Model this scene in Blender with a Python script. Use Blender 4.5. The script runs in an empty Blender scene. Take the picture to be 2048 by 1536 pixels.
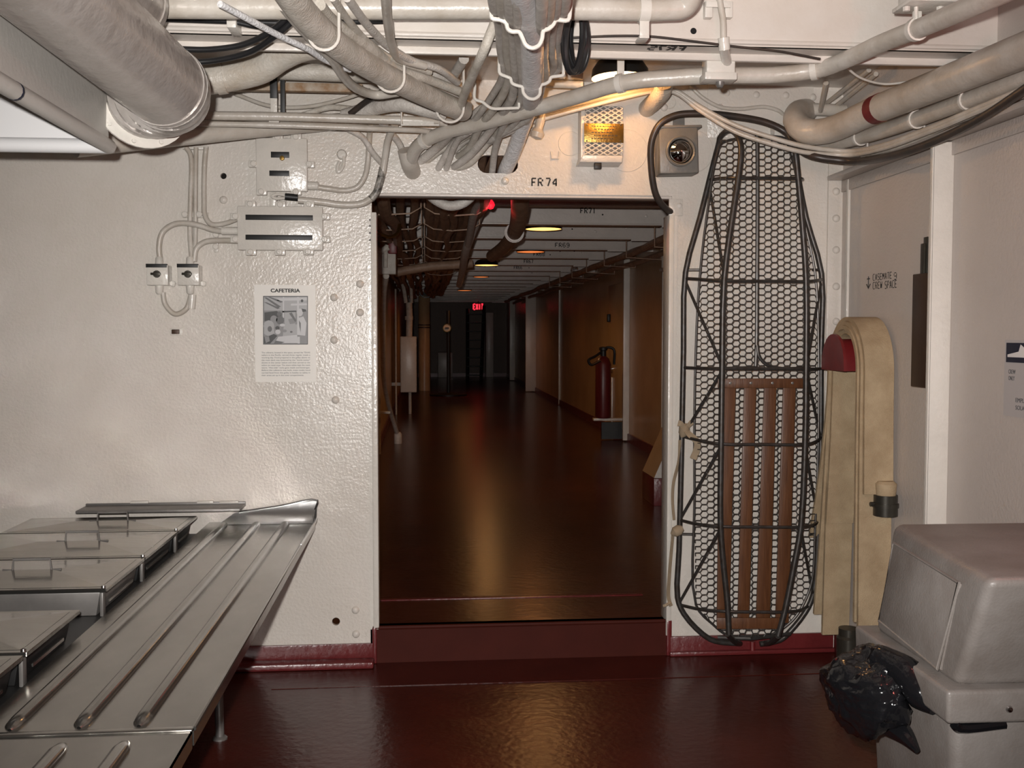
import bpy, bmesh, math, random
from mathutils import Vector, Matrix
from mathutils.geometry import tessellate_polygon
random.seed(7)
scene = bpy.context.scene
COL = scene.collection
PI = math.pi

# ------------------------------------------------------------------ camera, light, exposure
FPX = 2050.0
CAM = Vector((0.0, -4.41, 1.43))
PITCH = math.atan(103 / FPX)
YAW = math.atan(174 * math.cos(PITCH) / FPX)
cam_data = bpy.data.cameras.new('camera')
cam_data.sensor_width = 36.0
cam_data.lens = 36.0 * FPX / 2048.0
cam_data.clip_start = 0.05
cam_data.clip_end = 100
cam = bpy.data.objects.new('camera', cam_data)
cam.location = CAM
cam.rotation_euler = (PI / 2 - PITCH, 0, -YAW)
COL.objects.link(cam)
scene.camera = cam
V_F = Vector((math.sin(YAW) * math.cos(PITCH), math.cos(YAW) * math.cos(PITCH), -math.sin(PITCH)))
V_R = Vector((math.cos(YAW), -math.sin(YAW), 0))
V_U = V_R.cross(V_F)

world = bpy.data.worlds.new('world')
scene.world = world
world.use_nodes = True
world.node_tree.nodes['Background'].inputs[0].default_value = (1.0, 0.86, 0.78, 1)
world.node_tree.nodes['Background'].inputs[1].default_value = 0.012

scene.view_settings.view_transform = 'Standard'
scene.view_settings.look = 'None'
scene.view_settings.gamma = 1.0
scene.view_settings.use_curve_mapping = False
scene.view_settings.exposure = 0.0
scene.cycles.blur_glossy = 0.1
scene.cycles.sample_clamp_indirect = 0.0

def lamp(name, kind, loc, energy, color, radius=0.03, aim=None, **kw):
    d = bpy.data.lights.new(name, kind)
    d.energy = energy
    d.color = color
    if kind in ('POINT', 'SPOT'):
        d.shadow_soft_size = radius
    for k, v in kw.items():
        setattr(d, k, v)
    o = bpy.data.objects.new(name, d)
    o.location = loc
    if aim is not None:
        o.rotation_euler = (Vector(aim) - Vector(loc)).to_track_quat('-Z', 'Y').to_euler()
    COL.objects.link(o)
    return o

# the photographer's flash, a little above and left of the lens
FL = CAM + V_R * -0.055 + V_U * 0.075
lamp('camera_flash', 'SPOT', FL, 465, (1.0, 0.965, 0.93), 0.018, aim=FL + V_F * 3 + V_U * 0.02,
     spot_size=math.radians(82), spot_blend=0.75)
# red night lamp, and a weak warm fill light added unseen behind the camera
lamp('red_night_lamp', 'POINT', (1.25, -2.75, 1.95), 6.5, (1.0, 0.22, 0.18), 0.05)
lamp('warm_fill_light', 'POINT', (-0.9, -6.2, 2.25), 8, (1.0, 0.80, 0.58), 0.10)

# ------------------------------------------------------------------ pixel to place
def ray(px, py):
    return (V_F * FPX + V_R * (px - 1024.0) - V_U * (py - 768.0)).normalized()
def P(px, py, Y=0.0):
    d = ray(px, py); return CAM + d * ((Y - CAM.y) / d.y)
def PZ(px, py, Z):
    d = ray(px, py); return CAM + d * ((Z - CAM.z) / d.z)
def PX(px, py, X):
    d = ray(px, py); return CAM + d * ((X - CAM.x) / d.x)
def mpp(Y):                       # metres per pixel at plane Y
    return (Y - CAM.y) / FPX

# ------------------------------------------------------------------ materials
MATS = {}
def lin(c):
    return tuple(((x / 255) / 12.92 if x / 255 <= 0.04045 else ((x / 255 + 0.055) / 1.055) ** 2.4) for x in c)
def mat(name, col, rough=0.5, metal=0.0, bump=0.0, bscale=60, var=0.0, vscale=6, spec=0.5, col2=None, emit=None,
        estr=0.0, coat=0.0, bump2=0.0, b2scale=8, stretch=None, alpha=None, transmission=0.0):
    m = bpy.data.materials.new(name)
    m.use_nodes = True
    nt = m.node_tree
    b = nt.nodes['Principled BSDF']
    b.inputs['Base Color'].default_value = (*col, 1)
    b.inputs['Roughness'].default_value = rough
    b.inputs['Metallic'].default_value = metal
    b.inputs['Specular IOR Level'].default_value = spec
    if coat: b.inputs['Coat Weight'].default_value = coat; b.inputs['Coat Roughness'].default_value = 0.12
    if transmission: b.inputs['Transmission Weight'].default_value = transmission
    if emit:
        b.inputs['Emission Color'].default_value = (*emit, 1)
        b.inputs['Emission Strength'].default_value = estr
    tc = nt.nodes.new('ShaderNodeTexCoord')
    vec = tc.outputs['Object']
    if stretch:
        mp = nt.nodes.new('ShaderNodeMapping'); mp.inputs['Scale'].default_value = stretch
        nt.links.new(vec, mp.inputs['Vector']); vec = mp.outputs['Vector']
    if var > 0:
        n = nt.nodes.new('ShaderNodeTexNoise')
        n.inputs['Scale'].default_value = vscale; n.inputs['Detail'].default_value = 5; n.inputs['Roughness'].default_value = 0.62
        nt.links.new(vec, n.inputs['Vector'])
        r = nt.nodes.new('ShaderNodeValToRGB')
        r.color_ramp.elements[0].position = 0.32; r.color_ramp.elements[1].position = 0.68
        c2 = col2 if col2 else tuple(x * (1 - var) for x in col)
        r.color_ramp.elements[0].color = (*c2, 1); r.color_ramp.elements[1].color = (*col, 1)
        nt.links.new(n.outputs['Fac'], r.inputs['Fac'])
        nt.links.new(r.outputs['Color'], b.inputs['Base Color'])
    last = None
    for amt, sc in ((bump, bscale), (bump2, b2scale)):
        if amt <= 0: continue
        n = nt.nodes.new('ShaderNodeTexNoise')
        n.inputs['Scale'].default_value = sc; n.inputs['Detail'].default_value = 3
        nt.links.new(vec, n.inputs['Vector'])
        bp = nt.nodes.new('ShaderNodeBump'); bp.inputs['Strength'].default_value = amt; bp.inputs['Distance'].default_value = 0.01
        nt.links.new(n.outputs['Fac'], bp.inputs['Height'])
        if last: nt.links.new(last.outputs['Normal'], bp.inputs['Normal'])
        nt.links.new(bp.outputs['Normal'], b.inputs['Normal'])
        last = bp
    MATS[name] = m
    return m

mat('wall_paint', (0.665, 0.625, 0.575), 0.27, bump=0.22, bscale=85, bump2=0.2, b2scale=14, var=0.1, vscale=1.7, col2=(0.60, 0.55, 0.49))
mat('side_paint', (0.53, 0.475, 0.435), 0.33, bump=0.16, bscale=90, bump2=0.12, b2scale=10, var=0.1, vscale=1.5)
mat('trim_paint', (0.66, 0.625, 0.57), 0.25, bump=0.18, bscale=60, var=0.08, vscale=9)
mat('deck_paint', (0.62, 0.575, 0.53), 0.36, bump=0.12, bscale=50, var=0.1, vscale=3, col2=(0.55, 0.49, 0.43))
mat('pipe_paint', (0.56, 0.525, 0.475), 0.33, bump=0.15, bscale=60, var=0.2, vscale=9, col2=(0.44, 0.39, 0.33))
mat('lagging', (0.58, 0.545, 0.49), 0.38, bump=0.3, bscale=90, bump2=0.25, b2scale=18, var=0.25, vscale=7, col2=(0.45, 0.38, 0.30))
mat('cable_gray', (0.64, 0.60, 0.555), 0.46, bump=0.35, bscale=140, var=0.3, vscale=22, col2=(0.46, 0.42, 0.38))
mat('cable_tan', (0.62, 0.58, 0.52), 0.45, bump=0.3, bscale=140, var=0.28, vscale=20, col2=(0.45, 0.405, 0.345))
mat('cable_pale', (0.88, 0.87, 0.88), 0.5, bump=0.5, bscale=120, var=0.42, vscale=38, col2=(0.66, 0.65, 0.65))
mat('rubber', (0.014, 0.014, 0.015), 0.32)
mat('black_cable', (0.025, 0.022, 0.02), 0.4, var=0.3, vscale=15, col2=(0.05, 0.035, 0.028))
mat('chipped_cable', (0.5, 0.47, 0.42), 0.4, var=0.95, vscale=38, col2=(0.03, 0.028, 0.025))
mat('duct_skin', (0.43, 0.40, 0.375), 0.24, bump=0.25, bscale=40, bump2=0.3, b2scale=9, var=0.22, vscale=5, col2=(0.34, 0.305, 0.275), metal=0.25)
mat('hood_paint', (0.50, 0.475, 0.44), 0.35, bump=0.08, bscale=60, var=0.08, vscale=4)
mat('stainless', (0.31, 0.297, 0.275), 0.19, metal=0.92, bump=0.22, bscale=6, var=0.16, vscale=7, stretch=(1.6, 0.7, 1))
mat('stainless_bright', (0.62, 0.62, 0.62), 0.2, metal=1.0, bump=0.06, bscale=20, var=0.15, vscale=12)
mat('dark_steel', (0.012, 0.012, 0.012), 0.45, metal=0.1)
mat('steel_gray', (0.19, 0.18, 0.17), 0.42, metal=0.35, var=0.2, vscale=15)
mat('litter_iron', (0.075, 0.073, 0.072), 0.38, metal=0.55, var=0.3, vscale=40, col2=(0.05, 0.038, 0.03))
mat('net_wire', (0.07, 0.066, 0.062), 0.5, metal=0.3)
mat('slat_wood', (0.13, 0.052, 0.02), 0.42, var=0.45, vscale=9, col2=(0.075, 0.027, 0.01), stretch=(9, 9, 0.8), bump=0.1, bscale=20)
mat('canvas', (0.44, 0.335, 0.21), 0.85, bump=0.35, bscale=260, var=0.3, vscale=9, col2=(0.32, 0.23, 0.135), bump2=0.5, b2scale=14)
mat('strap_cloth', (0.33, 0.255, 0.17), 0.9, var=0.2, vscale=25)
mat('red_paint', (0.16, 0.012, 0.014), 0.4, var=0.25, vscale=20)
mat('floor_red', (0.066, 0.0105, 0.0065), 0.27, spec=0.3, bump=0.16, bscale=35, bump2=0.12, b2scale=5, var=0.22, vscale=3.5, col2=(0.046, 0.0075, 0.005))
mat('base_red', (0.135, 0.019, 0.02), 0.3, bump=0.25, bscale=40, var=0.2, vscale=8)
mat('bin_plastic', (0.185, 0.168, 0.157), 0.42, bump=0.1, bscale=180, var=0.2, vscale=6, col2=(0.125, 0.106, 0.094))
mat('bag_plastic', (0.006, 0.006, 0.007), 0.13, bump=0.5, bscale=22)
mat('brass', (0.28, 0.17, 0.045), 0.34, metal=0.9, bump=0.12, bscale=120, var=0.3, vscale=30)
mat('bronze_dark', (0.055, 0.05, 0.04), 0.35, metal=0.5, var=0.2, vscale=30)
mat('box_brown', (0.055, 0.028, 0.016), 0.45, metal=0.25, var=0.2, vscale=20)
mat('lantern_gray', (0.17, 0.16, 0.145), 0.42, bump=0.1, bscale=80, var=0.15, vscale=20)
mat('reflector', (0.75, 0.74, 0.72), 0.08, metal=1.0)
mat('lens_chrome', (0.5, 0.5, 0.5), 0.04, metal=1.0)
mat('lip_steel', (0.62, 0.62, 0.62), 0.32, metal=0.9, bump=0.35, bscale=9)
mat('riser_red', (0.058, 0.0105, 0.0065), 0.6, spec=0.12, var=0.2, vscale=6)
mat('bottle_red', (0.10, 0.009, 0.010), 0.35)
mat('hood_white', (0.74, 0.73, 0.73), 0.4)
mat('lid_steel', (0.36, 0.345, 0.32), 0.15, metal=0.95, bump=0.22, bscale=5, stretch=(0.7, 2.2, 1), var=0.14, vscale=7)
mat('glass', (0.9, 0.92, 0.92), 0.03, transmission=0.9, spec=0.6)
mat('black_plate', (0.008, 0.008, 0.008), 0.5)
mat('ink', (0.012, 0.011, 0.010), 0.6)
mat('ink_gray', (0.10, 0.10, 0.105), 0.6)
mat('paper', (0.78, 0.75, 0.70), 0.42)
mat('paper_gray', (0.44, 0.41, 0.40), 0.4)
mat('navy', (0.012, 0.014, 0.03), 0.4)
mat('white_print', (0.7, 0.68, 0.66), 0.5)
mat('hole_dark', (0.004, 0.004, 0.004), 0.9)
mat('rust', (0.25, 0.125, 0.04), 0.6, var=0.7, vscale=14, col2=(0.48, 0.43, 0.36))
mat('passage_lamplit_paint', (0.52, 0.375, 0.22), 0.3, bump=0.12, bscale=40, bump2=0.15, b2scale=5, var=0.25, vscale=2, col2=(0.41, 0.28, 0.155))  # white paint; the lamps' orange light is put into its base colour
mat('passage_cable', (0.44, 0.29, 0.20), 0.5, bump=0.3, bscale=80, var=0.35, vscale=10, col2=(0.27, 0.165, 0.105))
mat('beam_paint', (0.66, 0.60, 0.55), 0.35, bump=0.12, bscale=40, var=0.12, vscale=4)
mat('passage_floor', (0.085, 0.022, 0.011), 0.24, bump=0.12, bscale=26, bump2=0.2, b2scale=3, var=0.3, vscale=4, col2=(0.05, 0.011, 0.006))
mat('lamp_glow', (1, 0.9, 0.7), 0.5, emit=(1.0, 0.50, 0.13), estr=2.6)
mat('lamp_glow_dim', (1, 0.8, 0.6), 0.5, emit=(1.0, 0.25, 0.06), estr=0.9)
mat('lamp_glow_hot', (1, 0.9, 0.7), 0.5, emit=(1.0, 0.75, 0.38), estr=7)
mat('red_glow', (0.8, 0.02, 0.03), 0.4, emit=(1.0, 0.02, 0.05), estr=0.75)
mat('exit_glow', (0.8, 0.03, 0.03), 0.4, emit=(1.0, 0.03, 0.06), estr=1.3)
mat('shade_black', (0.012, 0.011, 0.01), 0.35)
mat('gauge_face', (0.62, 0.56, 0.42), 0.4)

# ------------------------------------------------------------------ mesh helpers
class MB:
    def __init__(self):
        self.v = []; self.f = []; self.mi = []
    def add(self, vs, fs, mi=0):
        n = len(self.v)
        self.v += [tuple(x) for x in vs]
        self.f += [tuple(i + n for i in f) for f in fs]
        self.mi += [mi] * len(fs)
        return self
    def box(self, lo, hi, bevel=0.0, mi=0, M=None, seg=2):
        bm = bmesh.new()
        bmesh.ops.create_cube(bm, size=1)
        lo = Vector(lo); hi = Vector(hi)
        for v in bm.verts:
            v.co = Vector([(lo[i] + hi[i]) / 2 + v.co[i] * (hi[i] - lo[i]) for i in range(3)])
        if bevel > 0:
            bmesh.ops.bevel(bm, geom=bm.edges[:], offset=bevel, segments=seg, affect='EDGES', profile=0.5)
        if M is not None: bm.transform(M)
        bm.verts.index_update()
        self.add([v.co[:] for v in bm.verts], [[v.index for v in f.verts] for f in bm.faces], mi)
        bm.free(); return self
    def hexa(self, b4, t4, bevel=0.0, mi=0, seg=2):       # bottom loop and top loop of four points
        bm = bmesh.new()
        vs = [bm.verts.new(p) for p in list(b4) + list(t4)]
        for f in ((3, 2, 1, 0), (4, 5, 6, 7), (0, 1, 5, 4), (1, 2, 6, 5), (2, 3, 7, 6), (3, 0, 4, 7)):
            bm.faces.new([vs[i] for i in f])
        bmesh.ops.recalc_face_normals(bm, faces=bm.faces[:])
        if bevel > 0:
            bmesh.ops.bevel(bm, geom=bm.edges[:], offset=bevel, segments=seg, affect='EDGES', profile=0.5)
        bm.verts.index_update()
        self.add([v.co[:] for v in bm.verts], [[v.index for v in f.verts] for f in bm.faces], mi)
        bm.free(); return self
    def tube(self, pts, r, seg=10, sub=0, closed=False, caps=True, mi=0, flat=None):
        pts = [Vector(p) for p in pts]
        rs = list(r) if isinstance(r, (list, tuple)) else [r] * len(pts)
        if sub > 0 and len(pts) > 2:
            pts, rs = spline(pts, rs, sub, closed)
        n = len(pts)
        tang = []
        for i in range(n):
            a = pts[(i - 1) % n] if (closed or i > 0) else pts[i]
            b = pts[(i + 1) % n] if (closed or i < n - 1) else pts[i]
            t = (b - a)
            tang.append(t.normalized() if t.length > 1e-9 else Vector((0, 0, 1)))
        up = Vector((0, 0, 1)) if abs(tang[0].z) < 0.9 else Vector((1, 0, 0))
        nrm = (up - tang[0] * up.dot(tang[0])).normalized()
        vs = []; fs = []
        for i in range(n):
            nrm = (nrm - tang[i] * nrm.dot(tang[i]))
            if nrm.length < 1e-6: nrm = tang[i].orthogonal()
            nrm.normalize()
            bn = tang[i].cross(nrm)
            for k in range(seg):
                a = 2 * PI * k / seg
                vs.append(pts[i] + (nrm * math.cos(a) + bn * math.sin(a)) * rs[i])
        m = n if closed else n - 1
        for i in range(m):
            for k in range(seg):
                a = i * seg + k; b = i * seg + (k + 1) % seg
                j = (i + 1) % n
                fs.append((a, b, j * seg + (k + 1) % seg, j * seg + k))
        if caps and not closed:
            fs.append(tuple(reversed(range(seg)))); fs.append(tuple(range((n - 1) * seg, n * seg)))
        return self.add(vs, fs, mi)
    def lathe(self, prof, axis_o, axis_d, seg=20, mi=0, caps=True):     # prof: list of (radius, along)
        d = Vector(axis_d).normalized(); u = d.orthogonal().normalized(); w = d.cross(u)
        vs = []; fs = []; o = Vector(axis_o)
        for (r, h) in prof:
            for k in range(seg):
                a = 2 * PI * k / seg
                vs.append(o + d * h + (u * math.cos(a) + w * math.sin(a)) * r)
        for i in range(len(prof) - 1):
            for k in range(seg):
                a = i * seg + k; b = i * seg + (k + 1) % seg
                fs.append((a, b, b + seg, a + seg))
        if caps and prof[0][0] > 1e-6: fs.append(tuple(reversed(range(seg))))
        if caps and prof[-1][0] > 1e-6: fs.append(tuple(range((len(prof) - 1) * seg, len(prof) * seg)))
        return self.add(vs, fs, mi)
    def plate(self, loops, o, u, v, nrm, t0, t1, mi=0):      # loops of 2D points in frame (o,u,v), thick from t0 to t1 along nrm
        o, u, v, nrm = Vector(o), Vector(u), Vector(v), Vector(nrm)
        flat = [p for l in loops for p in l]
        tris = tessellate_polygon([[Vector((p[0], p[1], 0)) for p in l] for l in loops])
        n = len(flat)
        vs = [o + u * p[0] + v * p[1] + nrm * t0 for p in flat] + [o + u * p[0] + v * p[1] + nrm * t1 for p in flat]
        fs = []
        for t in tris:
            fs.append(tuple(t)); fs.append(tuple(i + n for i in reversed(t)))
        k = 0
        for l in loops:
            m = len(l)
            for i in range(m):
                a = k + i; b = k + (i + 1) % m
                fs.append((a, b, b + n, a + n))
            k += m
        return self.add(vs, fs, mi)
    def mesh(self, name, mats, sharp=38, fix=True):
        me = bpy.data.meshes.new(name)
        me.from_pydata(self.v, [], self.f)
        if not isinstance(mats, (list, tuple)): mats = [mats]
        for m in mats: me.materials.append(MATS[m] if isinstance(m, str) else m)
        if len(mats) > 1: me.polygons.foreach_set('material_index', self.mi)
        if fix:
            bm = bmesh.new(); bm.from_mesh(me)
            bmesh.ops.recalc_face_normals(bm, faces=bm.faces[:])
            bm.to_mesh(me); bm.free()
        me.polygons.foreach_set('use_smooth', [True] * len(me.polygons))
        me.set_sharp_from_angle(angle=math.radians(sharp))
        me.update()
        return me
    def build(self, name, mats, parent=None, **kw):
        return link(name, self.mesh(name, mats, **kw), parent)

def spline(pts, rs, sub, closed=False):
    out = []; ro = []; n = len(pts)
    rng = n if closed else n - 1
    for i in range(rng):
        p1 = pts[i]; p2 = pts[(i + 1) % n]
        p0 = pts[(i - 1) % n] if (closed or i > 0) else p1 * 2 - p2
        p3 = pts[(i + 2) % n] if (closed or i < n - 2) else p2 * 2 - p1
        d1 = max((p1 - p0).length, 1e-5) ** 0.5; d2 = max((p2 - p1).length, 1e-5) ** 0.5; d3 = max((p3 - p2).length, 1e-5) ** 0.5
        m1 = ((p1 - p0) / d1 - (p2 - p0) / (d1 + d2) + (p2 - p1) / d2) * d2
        m2 = ((p2 - p1) / d2 - (p3 - p1) / (d2 + d3) + (p3 - p2) / d3) * d2
        for k in range(sub):
            t = k / sub; t2 = t * t; t3 = t2 * t
            out.append(p1 * (2 * t3 - 3 * t2 + 1) + m1 * (t3 - 2 * t2 + t) + p2 * (-2 * t3 + 3 * t2) + m2 * (t3 - t2))
            ro.append(rs[i] * (1 - t) + rs[(i + 1) % n] * t)
    if not closed:
        out.append(pts[-1]); ro.append(rs[-1])
    return out, ro

def link(name, me, parent=None):
    o = bpy.data.objects.new(name, me)
    COL.objects.link(o)
    if parent is not None:
        o.parent = parent
        if not parent.get('_local'):
            o.matrix_parent_inverse = parent.matrix_world_inv if hasattr(parent, 'matrix_world_inv') else Matrix.Translation(-ORIG.get(parent.name, Vector()))
    return o
ORIG = {}
def thing(name, label, cat, loc, group=None):     # an Empty at the base; parts are given in world coordinates
    o = bpy.data.objects.new(name, None)
    o.empty_display_size = 0.1
    COL.objects.link(o)
    o.location = loc
    ORIG[o.name] = Vector(loc)
    tag(o, label, cat, group)
    return o
def tag(o, label, cat, group=None):
    o['label'] = label; o['category'] = cat
    if group: o['group'] = group
    return o
def struct(name, mb, m, label=None, parent=None):
    o = mb.build(name, m, parent)
    if parent is None:
        o['kind'] = 'structure'
        if label: o['label'] = label
    return o
def copies(me, name, parent, mats4):
    for M in mats4:
        o = bpy.data.objects.new(name, me); COL.objects.link(o)
        o.parent = parent
        o.matrix_parent_inverse = Matrix.Translation(-ORIG.get(parent.name, Vector()))
        o.matrix_basis = M

def PP(p, z=None):                # (px, py, Y) or (px, py) on a horizontal plane z
    if isinstance(p, Vector): return p
    return P(*p) if len(p) == 3 else PZ(p[0], p[1], z)
def run(pts, z=None):
    return [PP(p, z) for p in pts]
def cable(name, label, cat, pts, rpx, m, z=None, sub=7, seg=10, group=None, r=None):
    w = run(pts, z)
    if r is None:
        dep = sum((p.y - CAM.y) for p in w) / len(w)
        r = rpx * dep / FPX
    o = MB().tube(w, r, seg=seg, sub=sub).build(name, m)
    return tag(o, label, cat, group)

# stencil strokes on a 2 x 4 grid
GL = {'F': [(0,0,0,4),(0,4,2,4),(0,2,1.5,2)], 'R': [(0,0,0,4),(.3,4,1.6,4),(2,3.6,2,2.5),(.3,2,1.6,2),(1,1.8,2,0)],
 '7': [(0,4,2,4),(2,3.7,.9,0)], '4': [(1.6,0,1.6,4),(1.3,3.7,0,1.5),(0,1.2,2,1.2)], '1': [(1,0,1,4)],
 '5': [(2,4,0,4),(0,3.8,0,2.4),(.2,2.2,1.6,2.2),(2,1.9,2,.5),(1.7,0,0,0)], '6': [(1.8,4,.4,4),(0,3.6,0,.4),(.4,0,1.6,0),(2,.4,2,1.7),(1.7,2.1,.4,2.1)],
 '8': [(.3,4,1.7,4),(0,3.6,0,2.4),(2,3.6,2,2.4),(.3,2,1.7,2),(0,1.6,0,.4),(2,1.6,2,.4),(.3,0,1.7,0)],
 '9': [(.3,4,1.7,4),(0,3.6,0,2.4),(2,3.6,2,.4),(.3,2,1.7,2),(.3,0,1.7,0)],
 '0': [(.3,4,1.7,4),(0,3.6,0,.4),(2,3.6,2,.4),(.3,0,1.7,0)],
 'C': [(2,4,.3,4),(0,3.7,0,.3),(.3,0,2,0)], 'A': [(0,0,.9,4),(1.1,4,2,0),(.5,1.4,1.5,1.4)], 'S': [(2,4,.2,4),(0,3.7,0,2.3),(.2,2,1.8,2),(2,1.7,2,.3),(1.8,0,0,0)],
 'E': [(0,0,0,4),(.3,4,2,4),(.3,2,1.6,2),(.3,0,2,0)], 'M': [(0,0,0,4),(.2,3.8,1,1.6),(1,1.6,1.8,3.8),(2,4,2,0)], 'T': [(0,4,2,4),(1,3.6,1,0)],
 'W': [(0,4,.5,0),(.5,.2,1,2.6),(1,2.6,1.5,.2),(1.5,0,2,4)], 'P': [(0,0,0,4),(.3,4,1.6,4),(2,3.6,2,2.5),(.3,2,1.6,2)],
 'X': [(0,0,2,4),(0,4,2,0)], 'I': [(1,0,1,4)], 'N': [(0,0,0,4),(0,4,2,0),(2,0,2,4)], 'O': [(.3,4,1.7,4),(0,3.6,0,.4),(2,3.6,2,.4),(.3,0,1.7,0)],
 'L': [(0,4,0,0),(.2,0,2,0)], 'Y': [(0,4,1,2),(2,4,1,2),(1,1.8,1,0)]}
def stencil(text, o, u, v, nrm, h, m='ink', parent=None, w=None, th=0.16, adv=3.1, name='lettering', lift=0.0008):
    o, u, v, nrm = Vector(o), Vector(u), Vector(v), Vector(nrm)
    s = h / 4.0; sx = s if w is None else w / (adv * len(text) - 1.1)
    mb = MB(); x = 0
    for ch in text:
        for (x0, y0, x1, y1) in GL.get(ch, []):
            a = Vector(((x + x0) * sx, y0 * s)); b = Vector(((x + x1) * sx, y1 * s))
            d = (b - a); d.normalize(); n = Vector((-d.y, d.x)) * (h * th / 2)
            q = [a - n, b - n, b + n, a + n]
            mb.add([o + u * c.x + v * c.y + nrm * lift for c in q] + [o + u * c.x + v * c.y - nrm * 0.002 for c in q],
                   [(0, 1, 2, 3), (7, 6, 5, 4), (0, 4, 5, 1), (1, 5, 6, 2), (2, 6, 7, 3), (3, 7, 4, 0)])
        x += adv
    return mb.build(name, m, parent)
def font(text, o, u, v, size, m, parent, width=None, name='lettering', align='LEFT', bold=0.0):
    c = bpy.data.curves.new('txt', 'FONT'); c.body = text; c.size = size; c.extrude = 0.0004; c.offset = bold
    c.align_x = align
    t = bpy.data.objects.new('txt', c)
    me = bpy.data.meshes.new_from_object(t)
    bpy.data.objects.remove(t); bpy.data.curves.remove(c)
    xs = [q.co.x for q in me.vertices]
    k = (width / (max(xs) - min(xs))) if width else 1.0
    o, u, v = Vector(o), Vector(u), Vector(v); n = u.cross(v)
    for q in me.vertices:
        q.co = o + u * (q.co.x * k) + v * q.co.y + n * (q.co.z + 0.0006)
    me.materials.clear(); me.materials.append(MATS[m])
    return link(name, me, parent)
UX, UY, UZ = Vector((1, 0, 0)), Vector((0, 1, 0)), Vector((0, 0, 1))
# ================================================================== THE SETTING
ZC = 2.50          # deckhead
ZF = 0.155         # passage deck is one step higher
XR = 1.83          # right-hand side wall
XLW, XRW = -0.52, 2.36      # passage walls
YEND = 25.2

struct('floor', MB().box((-4.2, -8.0, -0.05), (XR + 0.1, 0.0, 0.0)), 'floor_red', 'glossy dark red painted steel deck of the mess room')
fp = struct('floor_passage', MB().box((XLW - 0.1, 0.02, ZF - 0.05), (XRW + 0.1, YEND, ZF)),
       'passage_floor', 'dark red-brown glossy deck of the passage beyond the opening')
MB().box((-0.24, 0.0, 0.0), (1.065, 0.06, ZF)).build('step_riser', 'riser_red', fp)
MB().box((-0.222, 0.44, ZF - 0.002), (1.05, 0.475, ZF + 0.004), 0.002).build('deck_seam', 'base_red', fp)
MB().tube([(-0.23, -0.004, ZF), (1.055, -0.004, ZF)], 0.009, 8).build('step_nosing', 'riser_red', fp)
MB().box((-0.62, -0.30, 0.0), (1.9, -0.295, 0.0025)).build('deck_weld', 'floor_red', None)['kind'] = 'structure'
bpy.data.objects['deck_weld'].name = 'trim_1'
struct('ceiling', MB().box((-4.2, -8.0, ZC), (XR + 0.1, 0.06, ZC + 0.05)), 'deck_paint', 'cream painted deckhead above the mess room')
struct('ceiling_passage', MB().box((XLW - 0.1, 0.06, ZC - 0.02), (XRW + 0.1, YEND, ZC + 0.05)), 'beam_paint', 'painted deckhead of the passage')

# bulkhead with the opening and the cable slot
dl, dr = P(746, 800).x, P(1341, 800).x
dt = P(1040, 389).z
sa, sb = P(955, 329), P(1036, 329)
sr = (P(995, 311).z - P(995, 347).z) / 2
sz = P(995, 329).z
slot = [(sb.x - sr + sr * math.cos(a), sz + sr * math.sin(a)) for a in [-PI / 2 + PI * k / 8 for k in range(9)]] + \
       [(sa.x + sr + sr * math.cos(a), sz + sr * math.sin(a)) for a in [PI / 2 + PI * k / 8 for k in range(9)]]
def circ(px, py, rpx, n=14):
    c = P(px, py); r = rpx * mpp(0)
    return [(c.x + r * math.cos(2 * PI * k / n), c.z + r * math.sin(2 * PI * k / n)) for k in range(n)]
outer = [(-4.2, 0), (dl, 0), (dl, dt), (dr, dt), (dr, 0), (XR, 0), (XR, ZC), (-4.2, ZC)]
wf = struct('wall_front', MB().plate([outer, slot, circ(447, 352, 6), circ(672, 1243, 8)], (0, 0, 0), UX, UZ, UY, 0.0, 0.018), 'wall_paint',
            'glossy cream painted steel bulkhead with a wide doorway opening')
struct('wall_left', MB().box((-4.3, -8.0, 0), (-4.2, 0.0, ZC)), 'wall_paint', 'cream painted side wall of the mess room')
struct('wall_back', MB().box((-4.2, -8.1, 0), (XR, -8.0, ZC)), 'side_paint', 'painted wall behind the camera')
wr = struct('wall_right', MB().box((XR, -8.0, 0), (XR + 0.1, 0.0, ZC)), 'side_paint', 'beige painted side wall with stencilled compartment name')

# jambs, head and door-side angle bars
t2 = struct('trim_2', MB().box((dl - 0.004, -0.012, P(745, 1258).z), (dl + 0.020, 0.10, P(745, 425).z), 0.003)
       .box((dl - 0.018, -0.007, P(745, 1258).z), (dl + 0.001, 0.0, P(745, 430).z)), 'trim_paint', 'white steel edge of the doorway, left')
t3 = struct('trim_3', MB().box((dr - 0.014, -0.012, P(1341, 1270).z), (dr + 0.008, 0.10, P(1341, 430).z), 0.003)
       .box((dr, -0.007, P(1341, 1270).z), (dr + 0.022, 0.0, P(1341, 430).z)), 'trim_paint', 'white steel edge of the doorway, right')
struct('trim_4', MB().box((dl, 0.0, dt - 0.012), (dr, 0.09, dt), 0.003), 'beam_paint', 'head of the doorway')
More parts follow.
